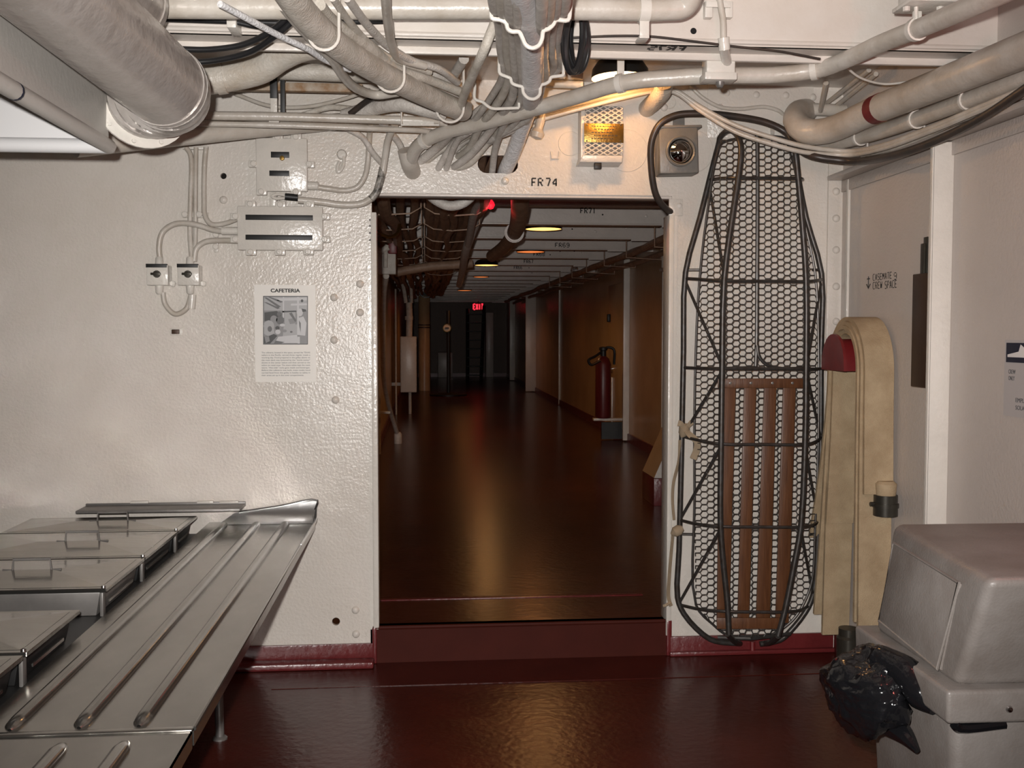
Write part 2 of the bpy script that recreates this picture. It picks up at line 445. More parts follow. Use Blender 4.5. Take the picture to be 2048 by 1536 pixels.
# lintel doubler plate, its seams
lp0, lp1 = P(702, 384), P(779, 384)
lint = [(P(780, 300).x, dt + 0.002), (P(1338, 300).x, dt + 0.002), (P(1338, 300).x, P(1338, 120).z), (P(780, 300).x, P(780, 120).z)]
MB().plate([lint, slot], (0, 0, 0), UX, UZ, UY, -0.006, 0.0).build('doubler_plate', 'wall_paint', wf)
c0, c1 = P(1338, 410), P(1364, 410)
MB().box((P(1338, 300).x, -0.008, P(1340, 432).z), (P(1366, 300).x, 0, P(1340, 398).z), 0.002).build('corner_plate', 'wall_paint', wf)
MB().box((P(1414, 300).x, -0.005, P(1414, 276).z), (P(1625, 300).x, 0, P(1414, 150).z), 0.002).build('doubler_plate', 'wall_paint', wf)
for (px, py, r) in ((1140, 288, 23), (1253, 302, 41), (1384, 303, 42), (1338, 205, 12)):
    c = P(px, py); R = r * mpp(0)
    ring = [Vector((c.x + R * math.cos(2 * PI * k / 32), -0.006, c.z + R * math.sin(2 * PI * k / 32))) for k in range(32)]
    MB().tube(ring, 0.0028, 6, closed=True).lathe([(0.001, 0.0), (R - 0.002, 0.0), (R, 0.004)], (c.x, -0.0075, c.z), UY, 32).build('cover_plate', 'wall_paint', wf)
# angle bars at the right end of the bulkhead
x0, x1 = P(1650, 700).x, P(1692, 700).x
MB().box((x0, -0.012, 0.12), (x1, 0.0, ZC - 0.1), 0.003).build('angle_bar', 'wall_paint', wf)
MB().box((x1 - 0.004, -0.055, 0.0), (x1 + 0.016, 0.0, ZC - 0.1), 0.004).build('angle_bar', 'trim_paint', wf)
MB().box((XR - 0.012, -0.10, 0.0), (XR, -0.075, 2.09), 0.003).build('edge_bar', 'trim_paint', wr)
# rivets
rv = MB().lathe([(0.017, 0), (0.0165, 0.004), (0.012, 0.009), (0.006, 0.0115), (0.0005, 0.012)], (0, 0, 0), (0, -1, 0), 12).mesh('rivet', 'wall_paint')
RV = [(720, 568), (668, 595), (720, 625), (668, 680), (671, 800), (447, 400), (711, 1220), (712, 1268), (566, 400),
      (1453, 186), (1512, 190), (1571, 191), (1625, 195), (1672, 383), (1672, 437), (1672, 500), (1672, 573), (1672, 643), (1672, 312),
      (1358, 412), (1328, 215), (1440, 215), (1010, 362), (1690, 150)]
copies(rv, 'rivet', wf, [Matrix.Translation(P(px, py, -0.012 if px > 1645 else (-0.006 if 780 < px < 1338 else 0))) for px, py in RV])
# studs in the jamb trims
sv = MB().lathe([(0.005, 0), (0.004, 0.003), (0.0005, 0.004)], (0, 0, 0), (0, -1, 0), 8).mesh('stud', 'steel_gray')
copies(sv, 'stud', t2, [Matrix.Translation(P(740, y, -0.007)) for y in (440, 452, 466, 480)])
# skirting
kb = MB()
struct('baseboard_left', MB().box((-4.2, -0.012, 0), (dl - 0.003, 0.0, P(600, 1289).z), 0.003).box((-4.2, -0.085, 0), (dl, -0.01, 0.03), 0.01), 'base_red', 'dark red painted skirting left of the doorway')
struct('baseboard_right', MB().box((dr + 0.003, -0.014, 0), (XR - 0.01, 0.0, P(1500, 1268).z), 0.003).box((dr, -0.03, 0), (XR, -0.01, 0.02), 0.006), 'base_red', 'dark red painted skirting right of the doorway')
struct('baseboard_side', MB().box((XR - 0.012, -8, 0), (XR, -0.02, 0.13), 0.003), 'base_red', 'dark red skirting of the side wall')
MB().box((dl - 0.01, -0.014, 0.0), (dl + 0.01, 0.03, ZF + 0.004), 0.006).box((dr - 0.012, -0.014, 0.0), (dr + 0.012, 0.03, ZF + 0.004), 0.006).build('corner_block', 'base_red', fp)

# beam FR 75 across the mess room (bulb angle: web, two toes, flat underside)
YB = -1.22; ZB = 2.325
fb = struct('trim_5', MB().box((-4.2, YB, ZB), (XR, YB + 0.012, ZC)).box((-4.2, YB - 0.004, ZB), (XR, YB + 0.085, ZB + 0.012))
       .box((-4.2, YB + 0.085, ZB - 0.022), (XR, YB + 0.105, ZB + 0.012), 0.004).tube([(-4.2, YB - 0.006, ZB + 0.012), (XR, YB - 0.006, ZB + 0.012)], 0.008, 8), 'deck_paint',
       'cream painted deck beam crossing overhead')
pa, pb = PZ(1366, 99, ZB), PZ(1296, 99, ZB)
stencil('FR75', (pa.x, pa.y + 0.012, ZB), -UX, -UY, -UZ, 0.045, 'ink', fb, w=pa.x - pb.x, th=0.2)
copies(MB().lathe([(0.010, 0), (0.0005, 0.001)], (0, 0, 0), (0, -1, 0), 12).mesh('bolt_hole', 'hole_dark'), 'bolt_hole', fb, [Matrix.Translation(P(1387, 62, YB))])
# beam FR 76 further back
struct('trim_6', MB().box((-4.2, -2.45, ZB), (XR, -2.43, ZC)).box((-4.2, -2.45, ZB), (XR, -2.34, ZB + 0.012)), 'deck_paint', 'cream painted deck beam nearer the camera')
# rusty stringer seen between the pipes
struct('trim_7', MB().box((-1.7, -0.22, P(600, 182, -0.22).z), (P(725, 170, -0.22).x, -0.18, P(600, 165, -0.22).z), 0.003), 'rust', 'rust-stained strip of steel below the pipes')
# text on the bulkhead
a, b = P(1064, 371), P(1115, 371)
stencil('FR', P(1064, 372, -0.006), UX, UZ, -UY, 15 * mpp(0), 'ink', wf, w=21 * mpp(0), th=0.2)
stencil('74', P(1092, 372, -0.006), UX, UZ, -UY, 15 * mpp(0), 'ink', wf, w=22 * mpp(0), th=0.2)
# text on the side wall
for (t, l, r_, yb, yt) in (('CASEMATE', 1746, 1783, 561, 549), ('9', 1788, 1793, 559, 546), ('CREW', 1746, 1764, 578, 565), ('SPACE', 1770, 1793, 577, 563)):
    q0, q1, q2 = PX(l, yb, XR), PX(r_, yb, XR), PX(l, yt, XR)
    stencil(t, q0, -UY, UZ, -UX, q2.z - q0.z, 'ink', wr, w=abs(q1.y - q0.y), th=0.12)
q = PX(1737, 577, XR); hh = PX(1737, 553, XR).z - q.z
MB().tube([q, q + UZ * hh], 0.0025, 5).tube([q + UY * 0.018 + UZ * 0.018, q, q - UY * 0.018 + UZ * 0.018], 0.0025, 5).tube([q + UY * 0.012 + UZ * hh * 0.8, q - UY * 0.012 + UZ * hh * 0.8], 0.0025, 5).build('anchor_mark', 'ink', wr)
# ledge along the side wall and the white stiffener
zl = PX(1960, 263, XR).z
MB().box((XR - 0.075, -8, zl), (XR, -0.02, zl + 0.02), 0.003).box((XR - 0.01, -8, zl - 0.05), (XR, -0.02, zl), 0.002).build('ledge', 'side_paint', wr)
ys = PX(1897, 700, XR).y
MB().box((XR - 0.075, ys - 0.012, 0.0), (XR, ys, zl - 0.004), 0.002).box((XR - 0.078, ys - 0.012, 0.0), (XR - 0.07, ys + 0.008, zl - 0.004), 0.002).build('stiffener', 'trim_paint', wr)

# ------------------------------------------------------------------ passage shell
wpl = struct('wall_passage_left', MB().box((XLW - 0.1, 0.018, 0), (XLW, YEND, ZC)), 'passage_lamplit_paint', 'left wall of the passage')
wpr = struct('wall_passage_right', MB().box((XRW, 0.018, 0), (XRW + 0.1, YEND, ZC)), 'passage_lamplit_paint', 'right wall of the passage')
wpe = struct('wall_passage_end', MB().box((XLW, YEND, 0), (XRW, YEND + 0.1, ZC)), 'box_brown', 'far end wall of the passage')
struct('wall_passage_front', MB().box((XR, 0.0, 0), (XRW + 0.1, 0.018, ZC)), 'passage_lamplit_paint')
struct('baseboard_passage', MB().box((XRW - 0.02, 0.02, ZF), (XRW, YEND, ZF + 0.10)).box((XLW, 0.02, ZF), (XLW + 0.02, YEND, ZF + 0.10)).box((XLW, YEND - 0.02, ZF), (XRW, YEND, ZF + 0.1)), 'base_red', 'dark red skirting of the passage')
XBE = 1.88; ZBP = 2.285
holes = [0.35, 0.62, 1.1, 1.32, 1.62, 1.75]
pr = MB().lathe([(0.014, 0), (0.012, 0.006), (0.0005, 0.009)], (0, 0, 0), (0, -1, 0), 10).mesh('rivet', 'beam_paint')
ph = MB().lathe([(0.007, 0), (0.0005, 0.001)], (0, 0, 0), (0, -1, 0), 8).mesh('bolt_hole', 'hole_dark')
for i, n in enumerate(range(73, 53, -1)):
    y = 1.22 * (i + 1)
    if y > YEND - 0.3: break
    bm_ = struct('trim_%d' % (8 + i), MB().box((XLW, y, ZBP), (XBE, y + 0.012, ZC - 0.02)).box((XLW, y - 0.02, ZBP - 0.008), (XBE, y + 0.10, ZBP + 0.006), 0.002)
           .box((XBE, y + 0.002, ZBP - 0.02), (XRW, y + 0.014, ZC - 0.02)), 'beam_paint', 'painted deck beam of the passage')
    if n in (71, 69, 68, 67, 66):
        h = 0.040
        cx = {71: 1175, 69: 1124, 68: 1078, 67: 1057, 66: 1036}[n]
        w_ = {71: 30, 69: 28, 68: 22, 67: 18, 66: 16}[n] * mpp(y)
        stencil('FR%d' % n, P(cx, 700, y).x * UX + UY * y + UZ * (ZBP + (0.085 if n == 71 else 0.022)) - UX * w_ / 2, UX, UZ, -UY, h, 'ink', bm_, w=w_, th=0.2)
    if y < 12:
        rng = random.Random(n)
        copies(pr, 'rivet', bm_, [Matrix.Translation((x + rng.uniform(-.1, .1), y, ZBP + rng.uniform(0.05, 0.13))) for x in (0.35, 0.45, 1.45, 1.8)])
        copies(ph, 'bolt_hole', bm_, [Matrix.Translation((rng.uniform(0.3, 1.75), y - 0.0005, ZBP + rng.uniform(0.03, 0.16))) for _ in range(4)])
# right-hand wall: seams, door with frame, panels
def vbar(px, pyt, pyb, w=0.03, d=0.03, m='trim_paint', nm='seam_bar'):
    a = PX(px, pyt, XRW); 
    zt = min(a.z, ZC - 0.03); 
    return MB().box((XRW - d, a.y, max(ZF + 0.02, PX(px, pyb, XRW).z)), (XRW, a.y + w, zt), 0.003).build(nm, m, wpr)
vbar(1121, 560, 812, 0.02, 0.03)
vbar(1260, 505, 890, 0.05, 0.07)
vbar(1253, 540, 885, 0.02, 0.03)
vbar(1231, 755, 868, 0.07, 0.05, nm='panel_edge')
vbar(1331, 540, 885, 0.03, 0.03)
vbar(1072, 583, 787, 0.05, 0.22, nm='frame_post')
vbar(1060, 590, 770, 0.05, 0.10, nm='frame_post')
vbar(1030, 590, 765, 0.08, 0.14, nm='frame_post')
vbar(1013, 600, 762, 0.08, 0.16, nm='frame_post')
vbar(1001, 610, 760, 0.08, 0.10, nm='frame_post')
vbar(988, 615, 758, 0.08, 0.18, nm='frame_post')
ya, yb_ = PX(1258, 700, XRW).y, PX(1222, 700, XRW).y
d1 = struct('door_1', MB().box((XRW - 0.035, ya + 0.06, ZF + 0.12), (XRW - 0.005, yb_, 2.02), 0.006), 'passage_lamplit_paint', 'lamplight-tinted door in the right passage wall')
q = PX(1219, 636, XRW - 0.05)
MB().box((XRW - 0.075, yb_ - 0.16, q.z - 0.05), (XRW - 0.035, yb_ - 0.10, q.z + 0.05), 0.008).build('latch', 'dark_steel', d1)
q = PX(1226, 736, XRW - 0.08)
MB().tube([(XRW - 0.03, yb_ - 0.3, 0.98), (XRW - 0.09, yb_ - 0.3, 0.98), (XRW - 0.09, yb_ - 0.18, 0.98)], 0.01, 8).build('door_handle', 'stainless_bright', d1)
for z in (0.45, 1.72):
    MB().tube([(XRW - 0.045, ya + 0.06, z), (XRW - 0.045, ya + 0.06, z + 0.16)], 0.018, 8).build('hinge', 'trim_paint', d1)
# ================================================================== OVERHEAD PIPES AND CABLES
def straps(parent, where, w_=0.02, th=0.006, m='trim_paint', r=None, name='clamp', hang=None):
    for (c, d, r) in where:          # centre, direction, pipe radius
        c = Vector(c); d = Vector(d).normalized()
        mb = MB().lathe([(r - 0.002, -w_ / 2), (r + th, -w_ / 2), (r + th, w_ / 2), (r - 0.002, w_ / 2)], c, d, 20)
        if hang: mb.box((c.x - 0.012, c.y - 0.004, c.z + r), (c.x + 0.012, c.y + 0.004, hang), 0.001)
        mb.build(name, m, parent)
def on(pts, px_, z=None):            # point and direction of a run nearest to an image column
    w, _ = spline(run(pts, z), [1] * len(pts), 12)
    best = None
    for i in range(1, len(w)):
        v = w[i] - CAM; x = 1024 + FPX * v.dot(V_R) / v.dot(V_F)
        if best is None or abs(x - px_) < best[0]: best = (abs(x - px_), w[i], w[i] - w[i - 1])
    return best[1], best[2]

# --- large pipe across the top with an elbow at its right end
pts = [(330, 14, -1.50), (700, 16, -1.50), (1100, 17, -1.50), (1330, 19, -1.50), (1368, 14, -1.50), (1383, -8, -1.52), (1384, -50, -1.55)]
o = cable('overhead_pipe', 'thick white horizontal pipe along the top edge, elbowing upward at its right end', 'pipe', pts, 22, 'pipe_paint', seg=20)
c, d = on(pts, 1288)
MB().lathe([(0.030, -0.015), (0.036, -0.015), (0.036, 0.015), (0.030, 0.015)], c, UX, 20).box((c.x - 0.014, c.y - 0.01, c.z - 0.075), (c.x + 0.014, c.y - 0.004, c.z - 0.02), 0.002).box((c.x - 0.014, c.y - 0.01, c.z - 0.081), (c.x + 0.014, c.y + 0.05, c.z - 0.073), 0.001).build('pipe_bracket', 'trim_paint', o)
for x in (588, 1008):
    c, d = on(pts, x)
    MB().lathe([(0.0305, -0.004), (0.0335, -0.002), (0.0335, 0.002), (0.0305, 0.004)], c, UX, 20).build('pipe_seam', 'pipe_paint', o)

# --- the long bent conduit sweeping from the bulkhead to the upper right
LC = [(822, 350, 0.03), (822, 318, -0.09), (838, 290, -0.17), (880, 268, -0.25), (960, 248, -0.40), (1050, 223, -0.60), (1150, 194, -0.80), (1250, 165, -0.95), (1350, 155, -1.0), (1450, 151, -1.03), (1560, 149, -1.05), (1640, 138, -1.10),
      (1700, 116, -1.24), (1760, 88, -1.40), (1850, 52, -1.65), (1990, -8, -1.98), (2120, -66, -2.2)]
o = cable('bent_conduit', 'long cream conduit snaking from the lintel past the lamp to the upper right', 'conduit', LC, 0, 'pipe_paint', r=0.0275, seg=14)
for x in (850, 1238, 1630, 1835):
    c, d = on(LC, x)
    d.normalize()
    mb = MB().lathe([(0.026, -0.010), (0.0325, -0.010), (0.0325, 0.010), (0.026, 0.010)], c, d, 20)
    if x > 900:
        top = ZB if c.y < -1.0 else ZC
        mb.box((c.x - 0.012, c.y - 0.005, c.z + 0.02), (c.x + 0.012, c.y + 0.005, min(top, c.z + 0.08)), 0.001)
    mb.build('clamp', 'trim_paint', o)
o = thing('conduit_sleeve', 'stub of heavier gray pipe bent into the bulkhead beside the bent conduit', 'pipe', P(825, 345, 0))
MB().tube(run([(812, 300, -0.10), (818, 325, -0.07), (826, 345, 0.01)]), 0.036, 14, 6).build('stub', 'pipe_paint', o)

# --- switch on its conduit near the lamp
o = thing('ceiling_switch', 'white cast switch box with conduit, fixed on the bent conduit right of the lamp', 'switch', P(1437, 135, -1.08))
a, b = P(1408, 156, -1.10), P(1466, 116, -1.10)
MB().box((a.x, -1.13, a.z), (b.x, -1.07, b.z), 0.006).build('body', 'trim_paint', o)
MB().box((a.x - 0.006, -1.135, a.z - 0.012), (b.x + 0.004, -1.065, a.z + 0.012), 0.003).build('cover', 'trim_paint', o)
MB().lathe([(0.014, 0), (0.014, 0.02), (0.008, 0.028), (0.0005, 0.028)], (P(1440, 158, -1.10)), -UZ, 10).build('knob', 'steel_gray', o)
MB().tube(run([(1454, 125, -1.12), (1450, 108, -1.18), (1448, 92, -1.235)]), 0.016, 10, 4).build('gland', 'trim_paint', o)
MB().tube(run([(1449, 100, -1.235), (1447, 75, -1.245)]), 0.018, 12).build('gland_nut', 'trim_paint', o)
MB().tube(run([(1447, 78, -1.245), (1446, 40, -1.25), (1440, 5, -1.25), (1438, -20, -1.25)]), 0.0105, 10, 4).build('conduit', 'pipe_paint', o)
for s in (-1, 1):
    c = P(1437 + s * 20, 16, -1.24)
    MB().box((c.x - 0.012, c.y - 0.006, c.z - 0.03), (c.x + 0.012, c.y + 0.02, c.z + 0.02), 0.002).build('bracket', 'trim_paint', o)
MB().box((P(1412, 8, -1.25).x, -1.252, P(1412, 14, -1.25).z), (P(1462, 8, -1.25).x, -1.244, P(1412, 2, -1.25).z), 0.002).build('bracket_bar', 'trim_paint', o)

# --- pipes along the right wall
RP = [(1612, 222, -0.02), (1596, 226, -0.10), (1592, 244, -0.18), (1612, 262, -0.26), (1650, 262, -0.34), PX(1757, 217, 1.675), PX(1900, 160, 1.69), PX(2070, 92, 1.70), PX(2300, 0, 1.71)]
o = cable('banded_pipe', 'fat beige pipe with a red band running up the right wall', 'pipe', RP, 0, 'pipe_paint', r=0.052, seg=20)
c, d = on(RP, 1757)
MB().lathe([(0.05, -0.026), (0.0532, -0.026), (0.0532, 0.026), (0.05, 0.026)], c, d, 24).build('red_band', 'red_paint', o)
o = cable('wall_flange_pipe', 'stub of white pipe lying behind the elbow of the red-banded pipe', 'pipe', [(1590, 222, -0.06), (1620, 219, -0.06), (1690, 222, -0.06)], 13, 'pipe_paint')
SP = [(1640, 292, -0.10), PX(1700, 280, 1.72), PX(1790, 254, 1.755), PX(1900, 214, 1.765), PX(2060, 150, 1.77), PX(2250, 70, 1.77)]
o = cable('wall_conduit', 'medium beige conduit held by clips just under the red-banded pipe', 'conduit', SP, 0, 'pipe_paint', r=0.029, seg=14)
for x in (1722, 1832, 1938):
    c, d = on(SP, x); d.normalize()
    MB().lathe([(0.028, -0.006), (0.034, -0.006), (0.034, 0.006), (0.028, 0.006)], c, d, 18).box((c.x + 0.01, c.y - 0.004, c.z - 0.06), (XR, c.y + 0.004, c.z - 0.054)).tube([c + Vector((0.028, 0, -0.01)), c + Vector((0.034, 0, -0.06))], 0.004, 6).build('clip', 'trim_paint', o)
for k, (dy, dx, lab) in enumerate(((0, 0, 'thin gray cable tucked below the clipped conduit on the right wall'), (9, 4, 'second thin gray cable lying under the clipped conduit, nearer the ledge'))):
    cable('wall_cable', lab, 'cable', [PX(1720 + dx, 305 + dy * .5, 1.77), PX(1800, 285 + dy, 1.775), PX(1900, 240 + dy, 1.775), PX(2060, 176 + dy, 1.775)], 6, 'cable_tan')
# twin white cables sagging past the litter
for k, (a, lab) in enumerate(((0, 'upper of two white cables sagging across the top of the wire litter'), (13, 'lower of two white cables sagging across the top of the wire litter'))):
    cable('white_cable', lab, 'cable', [(1062, 232 + a, -0.10), (1150, 210 + a * .8, -0.14), (1250, 187 + a * .6, -0.18), (1318, 176 + a * .4, -0.20), (1350, 181 + a * .3, -0.22), (1400, 213 + a * .6, -0.24), (1470, 250 + a, -0.27), (1540, 274 + a, -0.30),
           (1610, 293 + a * .9, -0.32), (1690, 302 + a * .6, -0.34), PX(1760, 292 + a * .5, 1.715), PX(1860, 256 + a * .5, 1.725), PX(1960, 214 + a * .5, 1.73), PX(2070, 168 + a * .5, 1.73)], 5.0, 'pipe_paint', sub=6)
o = cable('black_power_cord', 'thick black cord looping round the gray lantern and sweeping to the right edge', 'cord',
      [(1352, 428, 0.03), (1332, 418, -0.02), (1312, 390, -0.06), (1302, 330, -0.10), (1304, 280, -0.13), (1320, 248, -0.15), (1350, 231, -0.16), (1400, 227, -0.17), (1470, 233, -0.17), (1535, 246, -0.17), (1572, 265, -0.18),
       (1592, 292, -0.22), (1625, 312, -0.32), (1700, 322, -0.38), PX(1790, 310, 1.70), PX(1880, 278, 1.71), PX(1970, 232, 1.71), PX(2070, 165, 1.71)], 7.5, 'black_cable', sub=7)
cable('wall_vine_cable', 'thin wavy white wire running along the rivets above the litter', 'wire', [(1380, 172, -0.01), (1405, 195, -0.012), (1440, 214, -0.012), (1480, 218, -0.012), (1530, 214, -0.012), (1558, 222, -0.012), (1567, 230, 0.0)], 4, 'pipe_paint')
cable('loop_wire', 'thin wire drooping between the two big pipes at upper right', 'wire', [(1690, 132, -0.9), (1720, 155, -0.85), (1770, 168, -0.8), (1815, 164, -0.8)], 2.5, 'trim_paint')
for k, (x, lab) in enumerate(((1646, 'upright white rod behind the elbow of the red-banded pipe'),)):
    MB()
    tag(MB().tube(run([(1652, 166, -0.3), (1641, 222, -0.08)]), 0.011, 8).build('hanger_rod', 'pipe_paint'), lab, 'rod')
for k, (a, b, lab) in enumerate((((1655, 205, -0.05), (1738, 140, -0.5), 'left of two slanting struts behind the red-banded pipe'), ((1672, 212, -0.05), (1752, 148, -0.5), 'right of two slanting struts behind the red-banded pipe'))):
    tag(MB().tube(run([a, b]), 0.010, 8).build('strut', 'pipe_paint'), lab, 'strut')
# cable-gland box at the top right corner
o = thing('junction_box', 'small white junction box at the top edge, upper right', 'junction box', P(1850, 5, -1.6))
a, b = P(1808, 14, -1.6), P(1890, -16, -1.6)
MB().box((a.x, -1.66, a.z), (b.x, -1.56, ZC), 0.004).build('body', 'trim_paint', o)
MB().box((a.x - 0.012, -1.67, a.z - 0.004), (b.x + 0.012, -1.55, a.z + 0.008), 0.003).build('cover', 'trim_paint', o)
for x in (1813, 1880):
    MB().lathe([(0.010, 0), (0.010, 0.012), (0.0005, 0.013)], P(x, 14, -1.64), -UZ, 8).build('bolt', 'trim_paint', o)
MB().tube(run([(1832, 14, -1.62), (1834, 40, -1.62), (1850, 60, -1.62)]), 0.006, 8, 5).build('lead', 'trim_paint', o)

# thin dark wire along the beam
cable('beam_wire', 'thin dark wire strung along the overhead beam right of the cable bundle', 'wire', [(1140, 76, YB - 0.02), (1230, 72, YB - 0.02), (1300, 73, YB - 0.02), (1380, 82, YB - 0.02), (1470, 93, YB - 0.02), (1560, 103, YB - 0.02), (1640, 118, YB - 0.01)], 2.6, 'black_cable')

# --- bulkhead lamp
LP = P(1240, 157, -0.36)
o = thing('dome_lamp', 'lit black dome lamp hanging above the doorway', 'lamp', LP)
R = 57 * mpp(-0.33)
MB().lathe([(R, 0), (R * 0.97, R * 0.30), (R * 0.80, R * 0.55), (R * 0.45, R * 0.70), (R * 0.25, R * 0.74), (R * 0.22, R * 1.1), (0.0005, R * 1.1)][:6], LP, UZ, 28, caps=False).build('shade', 'shade_black', o)
MB().lathe([(R - 0.001, 0.0), (R * 0.94, R * 0.28), (R * 0.77, R * 0.52), (R * 0.2, R * 0.68)], LP, UZ, 28, caps=False).build('reflector_lining', 'hood_white', o)
MB().lathe([(0.0005, -0.018), (0.02, -0.012), (0.033, 0.012), (0.028, 0.04), (0.015, 0.06), (0.015, 0.08)], LP + UZ * 0.012, UZ, 18).build('bulb', 'lamp_glow_hot', o)
MB().tube([LP + UZ * R * 0.72, (LP.x, LP.y, ZC)], 0.012, 10).build('stem', 'pipe_paint', o)
lamp('dome_lamp_light', 'POINT', LP + UZ * 0.008, 12, (1.0, 0.50, 0.18), 0.035)
# short lagged elbow entering the bulkhead by the lamp
o = cable('lagged_elbow', 'short lagged pipe elbow entering the bulkhead below the dome lamp', 'pipe', [(1328, 165, -0.30), (1326, 180, -0.26), (1315, 196, -0.18), (1292, 219, 0.01)], 18, 'lagging', seg=16)

# --- the heavy cable bundle on wave-shaped hangers
ZBU = 2.265
BUN = [(988, 0, 8, 'cable_gray', 'outermost left strand of the cable bundle hung at the top centre'),
       (1005, 6, 9, 'cable_tan', 'second strand from the left in the hanging cable bundle'),
       (1022, 14, 10, 'cable_gray', 'third strand from the left in the hanging cable bundle'),
       (1038, 24, 9, 'cable_gray', 'gray strand just left of the pale cable in the hanging bundle'),
       (1083, 26, 9, 'cable_gray', 'gray strand just right of the pale cable in the hanging bundle'),
       (1097, 18, 9, 'cable_tan', 'third strand from the right in the hanging cable bundle'),
       (1112, 10, 8, 'cable_gray', 'second strand from the right in the hanging cable bundle'),
       (1127, 2, 10, 'cable_gray', 'outermost right strand of the cable bundle hung at the top centre')]
ENDS = {988: [(1006, 150, -0.95), (985, 190, -0.7), (950, 240, -0.4), (910, 290, -0.15), (890, 345, 0.02)],
        1005: [(1018, 155, -0.95), (1000, 200, -0.7), (960, 255, -0.35), (935, 300, -0.1), (912, 316, 0.02)],
        1022: [(1030, 160, -0.95), (1022, 200, -0.7), (985, 255, -0.35), (940, 310, -0.12), (903, 338, 0.02)],
        1038: [(1045, 170, -0.95), (1040, 205, -0.7), (1010, 245, -0.4), (990, 300, -0.1), (984, 346, 0.05)],
        1083: [(1078, 168, -0.95), (1070, 200, -0.7), (1045, 250, -0.35), (990, 275, -0.2), (960, 290, -0.03)],
        1097: [(1090, 155, -0.95), (1078, 180, -0.75), (1040, 225, -0.45), (980, 262, -0.22), (925, 300, -0.02)],
        1112: [(1106, 135, -0.98), (1085, 165, -0.8), (1030, 215, -0.5), (960, 245, -0.3), (900, 290, -0.05)],
        1127: [(1122, 130, -0.98), (1098, 152, -0.85), (1050, 195, -0.6), (985, 235, -0.35), (935, 275, -0.12)]}
for (x, sag, rp, m, lab) in BUN:
    xm = 1062 + (x - 1062) * 0.86; xf = 1062 + (x - 1062) * 0.80
    pts = [(x - (x - 1062) * -0.10, -60 + sag, -2.35), (x, 12 + sag, -1.95), (xm + random.uniform(-3, 3), 45 + sag * 1.3, -1.55), (xf + random.uniform(-3, 3), 95 + sag * 1.2, -1.25)] + ENDS[x]
    cable('bundle_cable', lab, 'cable', pts, rp, m, sub=7, group='cables of the hanging bundle')
PC = [(1040, -60, -2.42), (1048, 5, -2.05), (1060, 55, -1.73), (1064, 80, -1.58), (1063, 130, -1.28), (1063, 180, -0.98), (1056, 222, -0.46), (1042, 262, -0.28), (1025, 310, -0.1), (1012, 338, 0.02), (1000, 380, 0.35)]
pc = cable('pale_cable', 'thick pale gray cable in the middle of the bundle, ending in the lintel slot', 'cable', PC, 19, 'cable_pale', seg=14)
# extra strands tucked against the pale cable
for (x, rp, lab) in ((1072, 8, 'narrow gray strand tucked along the right flank of the pale cable'), (1030, 7, 'narrow gray strand tucked along the left flank of the pale cable')):
    s = 1 if x > 1060 else -1
    cable('bundle_cable', lab, 'cable', [(x, -60, -2.3), (x + 8 * s, 20, -1.9), (1063 + 24 * s, 80, -1.40), (1063 + 26 * s, 130, -1.1), (1063 + 22 * s, 170, -0.88), (1048 + 10 * s, 235, -0.5), (1000, 270, -0.25), (958 + 8 * s, 295, -0.02)], rp, 'cable_gray', group='cables of the hanging bundle')
# hangers: wavy flat bars
def hanger(lab, pp, Y, parent=None):
    w = [P(x, y, Y) for x, y in pp]
    sp, _ = spline(w, [1] * len(w), 4)
    o = MB().tube(sp, 0.0055, 8).tube([sp[0], (sp[0].x, sp[0].y, ZC if Y < -1.3 else ZB)], 0.0048, 6).tube([sp[-1], (sp[-1].x, sp[-1].y, ZC if Y < -1.3 else ZB)], 0.0048, 6)
    o = o.build('cable_hanger', 'trim_paint')
    return tag(o, lab, 'hanger')
hanger('upper wavy white hanger cradling the cable bundle', [(982, 20), (984, 36), (1002, 40), (1012, 46), (1016, 58), (1024, 63), (1038, 64), (1045, 76), (1052, 90), (1064, 96), (1077, 91), (1084, 78), (1087, 62), (1098, 57), (1107, 48), (1112, 40), (1136, 40), (1140, 20), (1142, 0)], -1.86)
hanger('lower wavy white hanger cradling the cable bundle', [(998, 136), (1000, 147), (1012, 153), (1021, 157), (1024, 166), (1034, 171), (1044, 174), (1047, 186), (1056, 196), (1068, 198), (1079, 190), (1082, 171), (1092, 167), (1099, 162), (1102, 155), (1118, 152), (1126, 150), (1127, 142)], -1.09)
hanger('small white hanger holding the fanned cables left of the bundle', [(950, 172), (950, 198), (965, 204), (975, 212), (985, 217), (1010, 217), (1038, 216)], -0.74)
# black coil hung on the right of the bundle
o = thing('cable_coil', 'coil of shiny black cable hanging on the right side of the bundle', 'coil', P(1150, 80, -1.30))
for k in range(5):
    c = P(1148 + k * 2.2, 80, -1.34 + 0.022 * k)
    ring = []
    for i in range(28):
        a = 2 * PI * i / 28
        ring.append(Vector((c.x + math.cos(a) * 0.030 + 0.010 * math.sin(a + k), c.y + math.cos(a + 0.5 * k) * 0.04, c.z + math.sin(a) * (0.095 - 0.004 * k))))
    MB().tube(ring, 0.0095, 8, closed=True).build('turn', 'rubber', o)

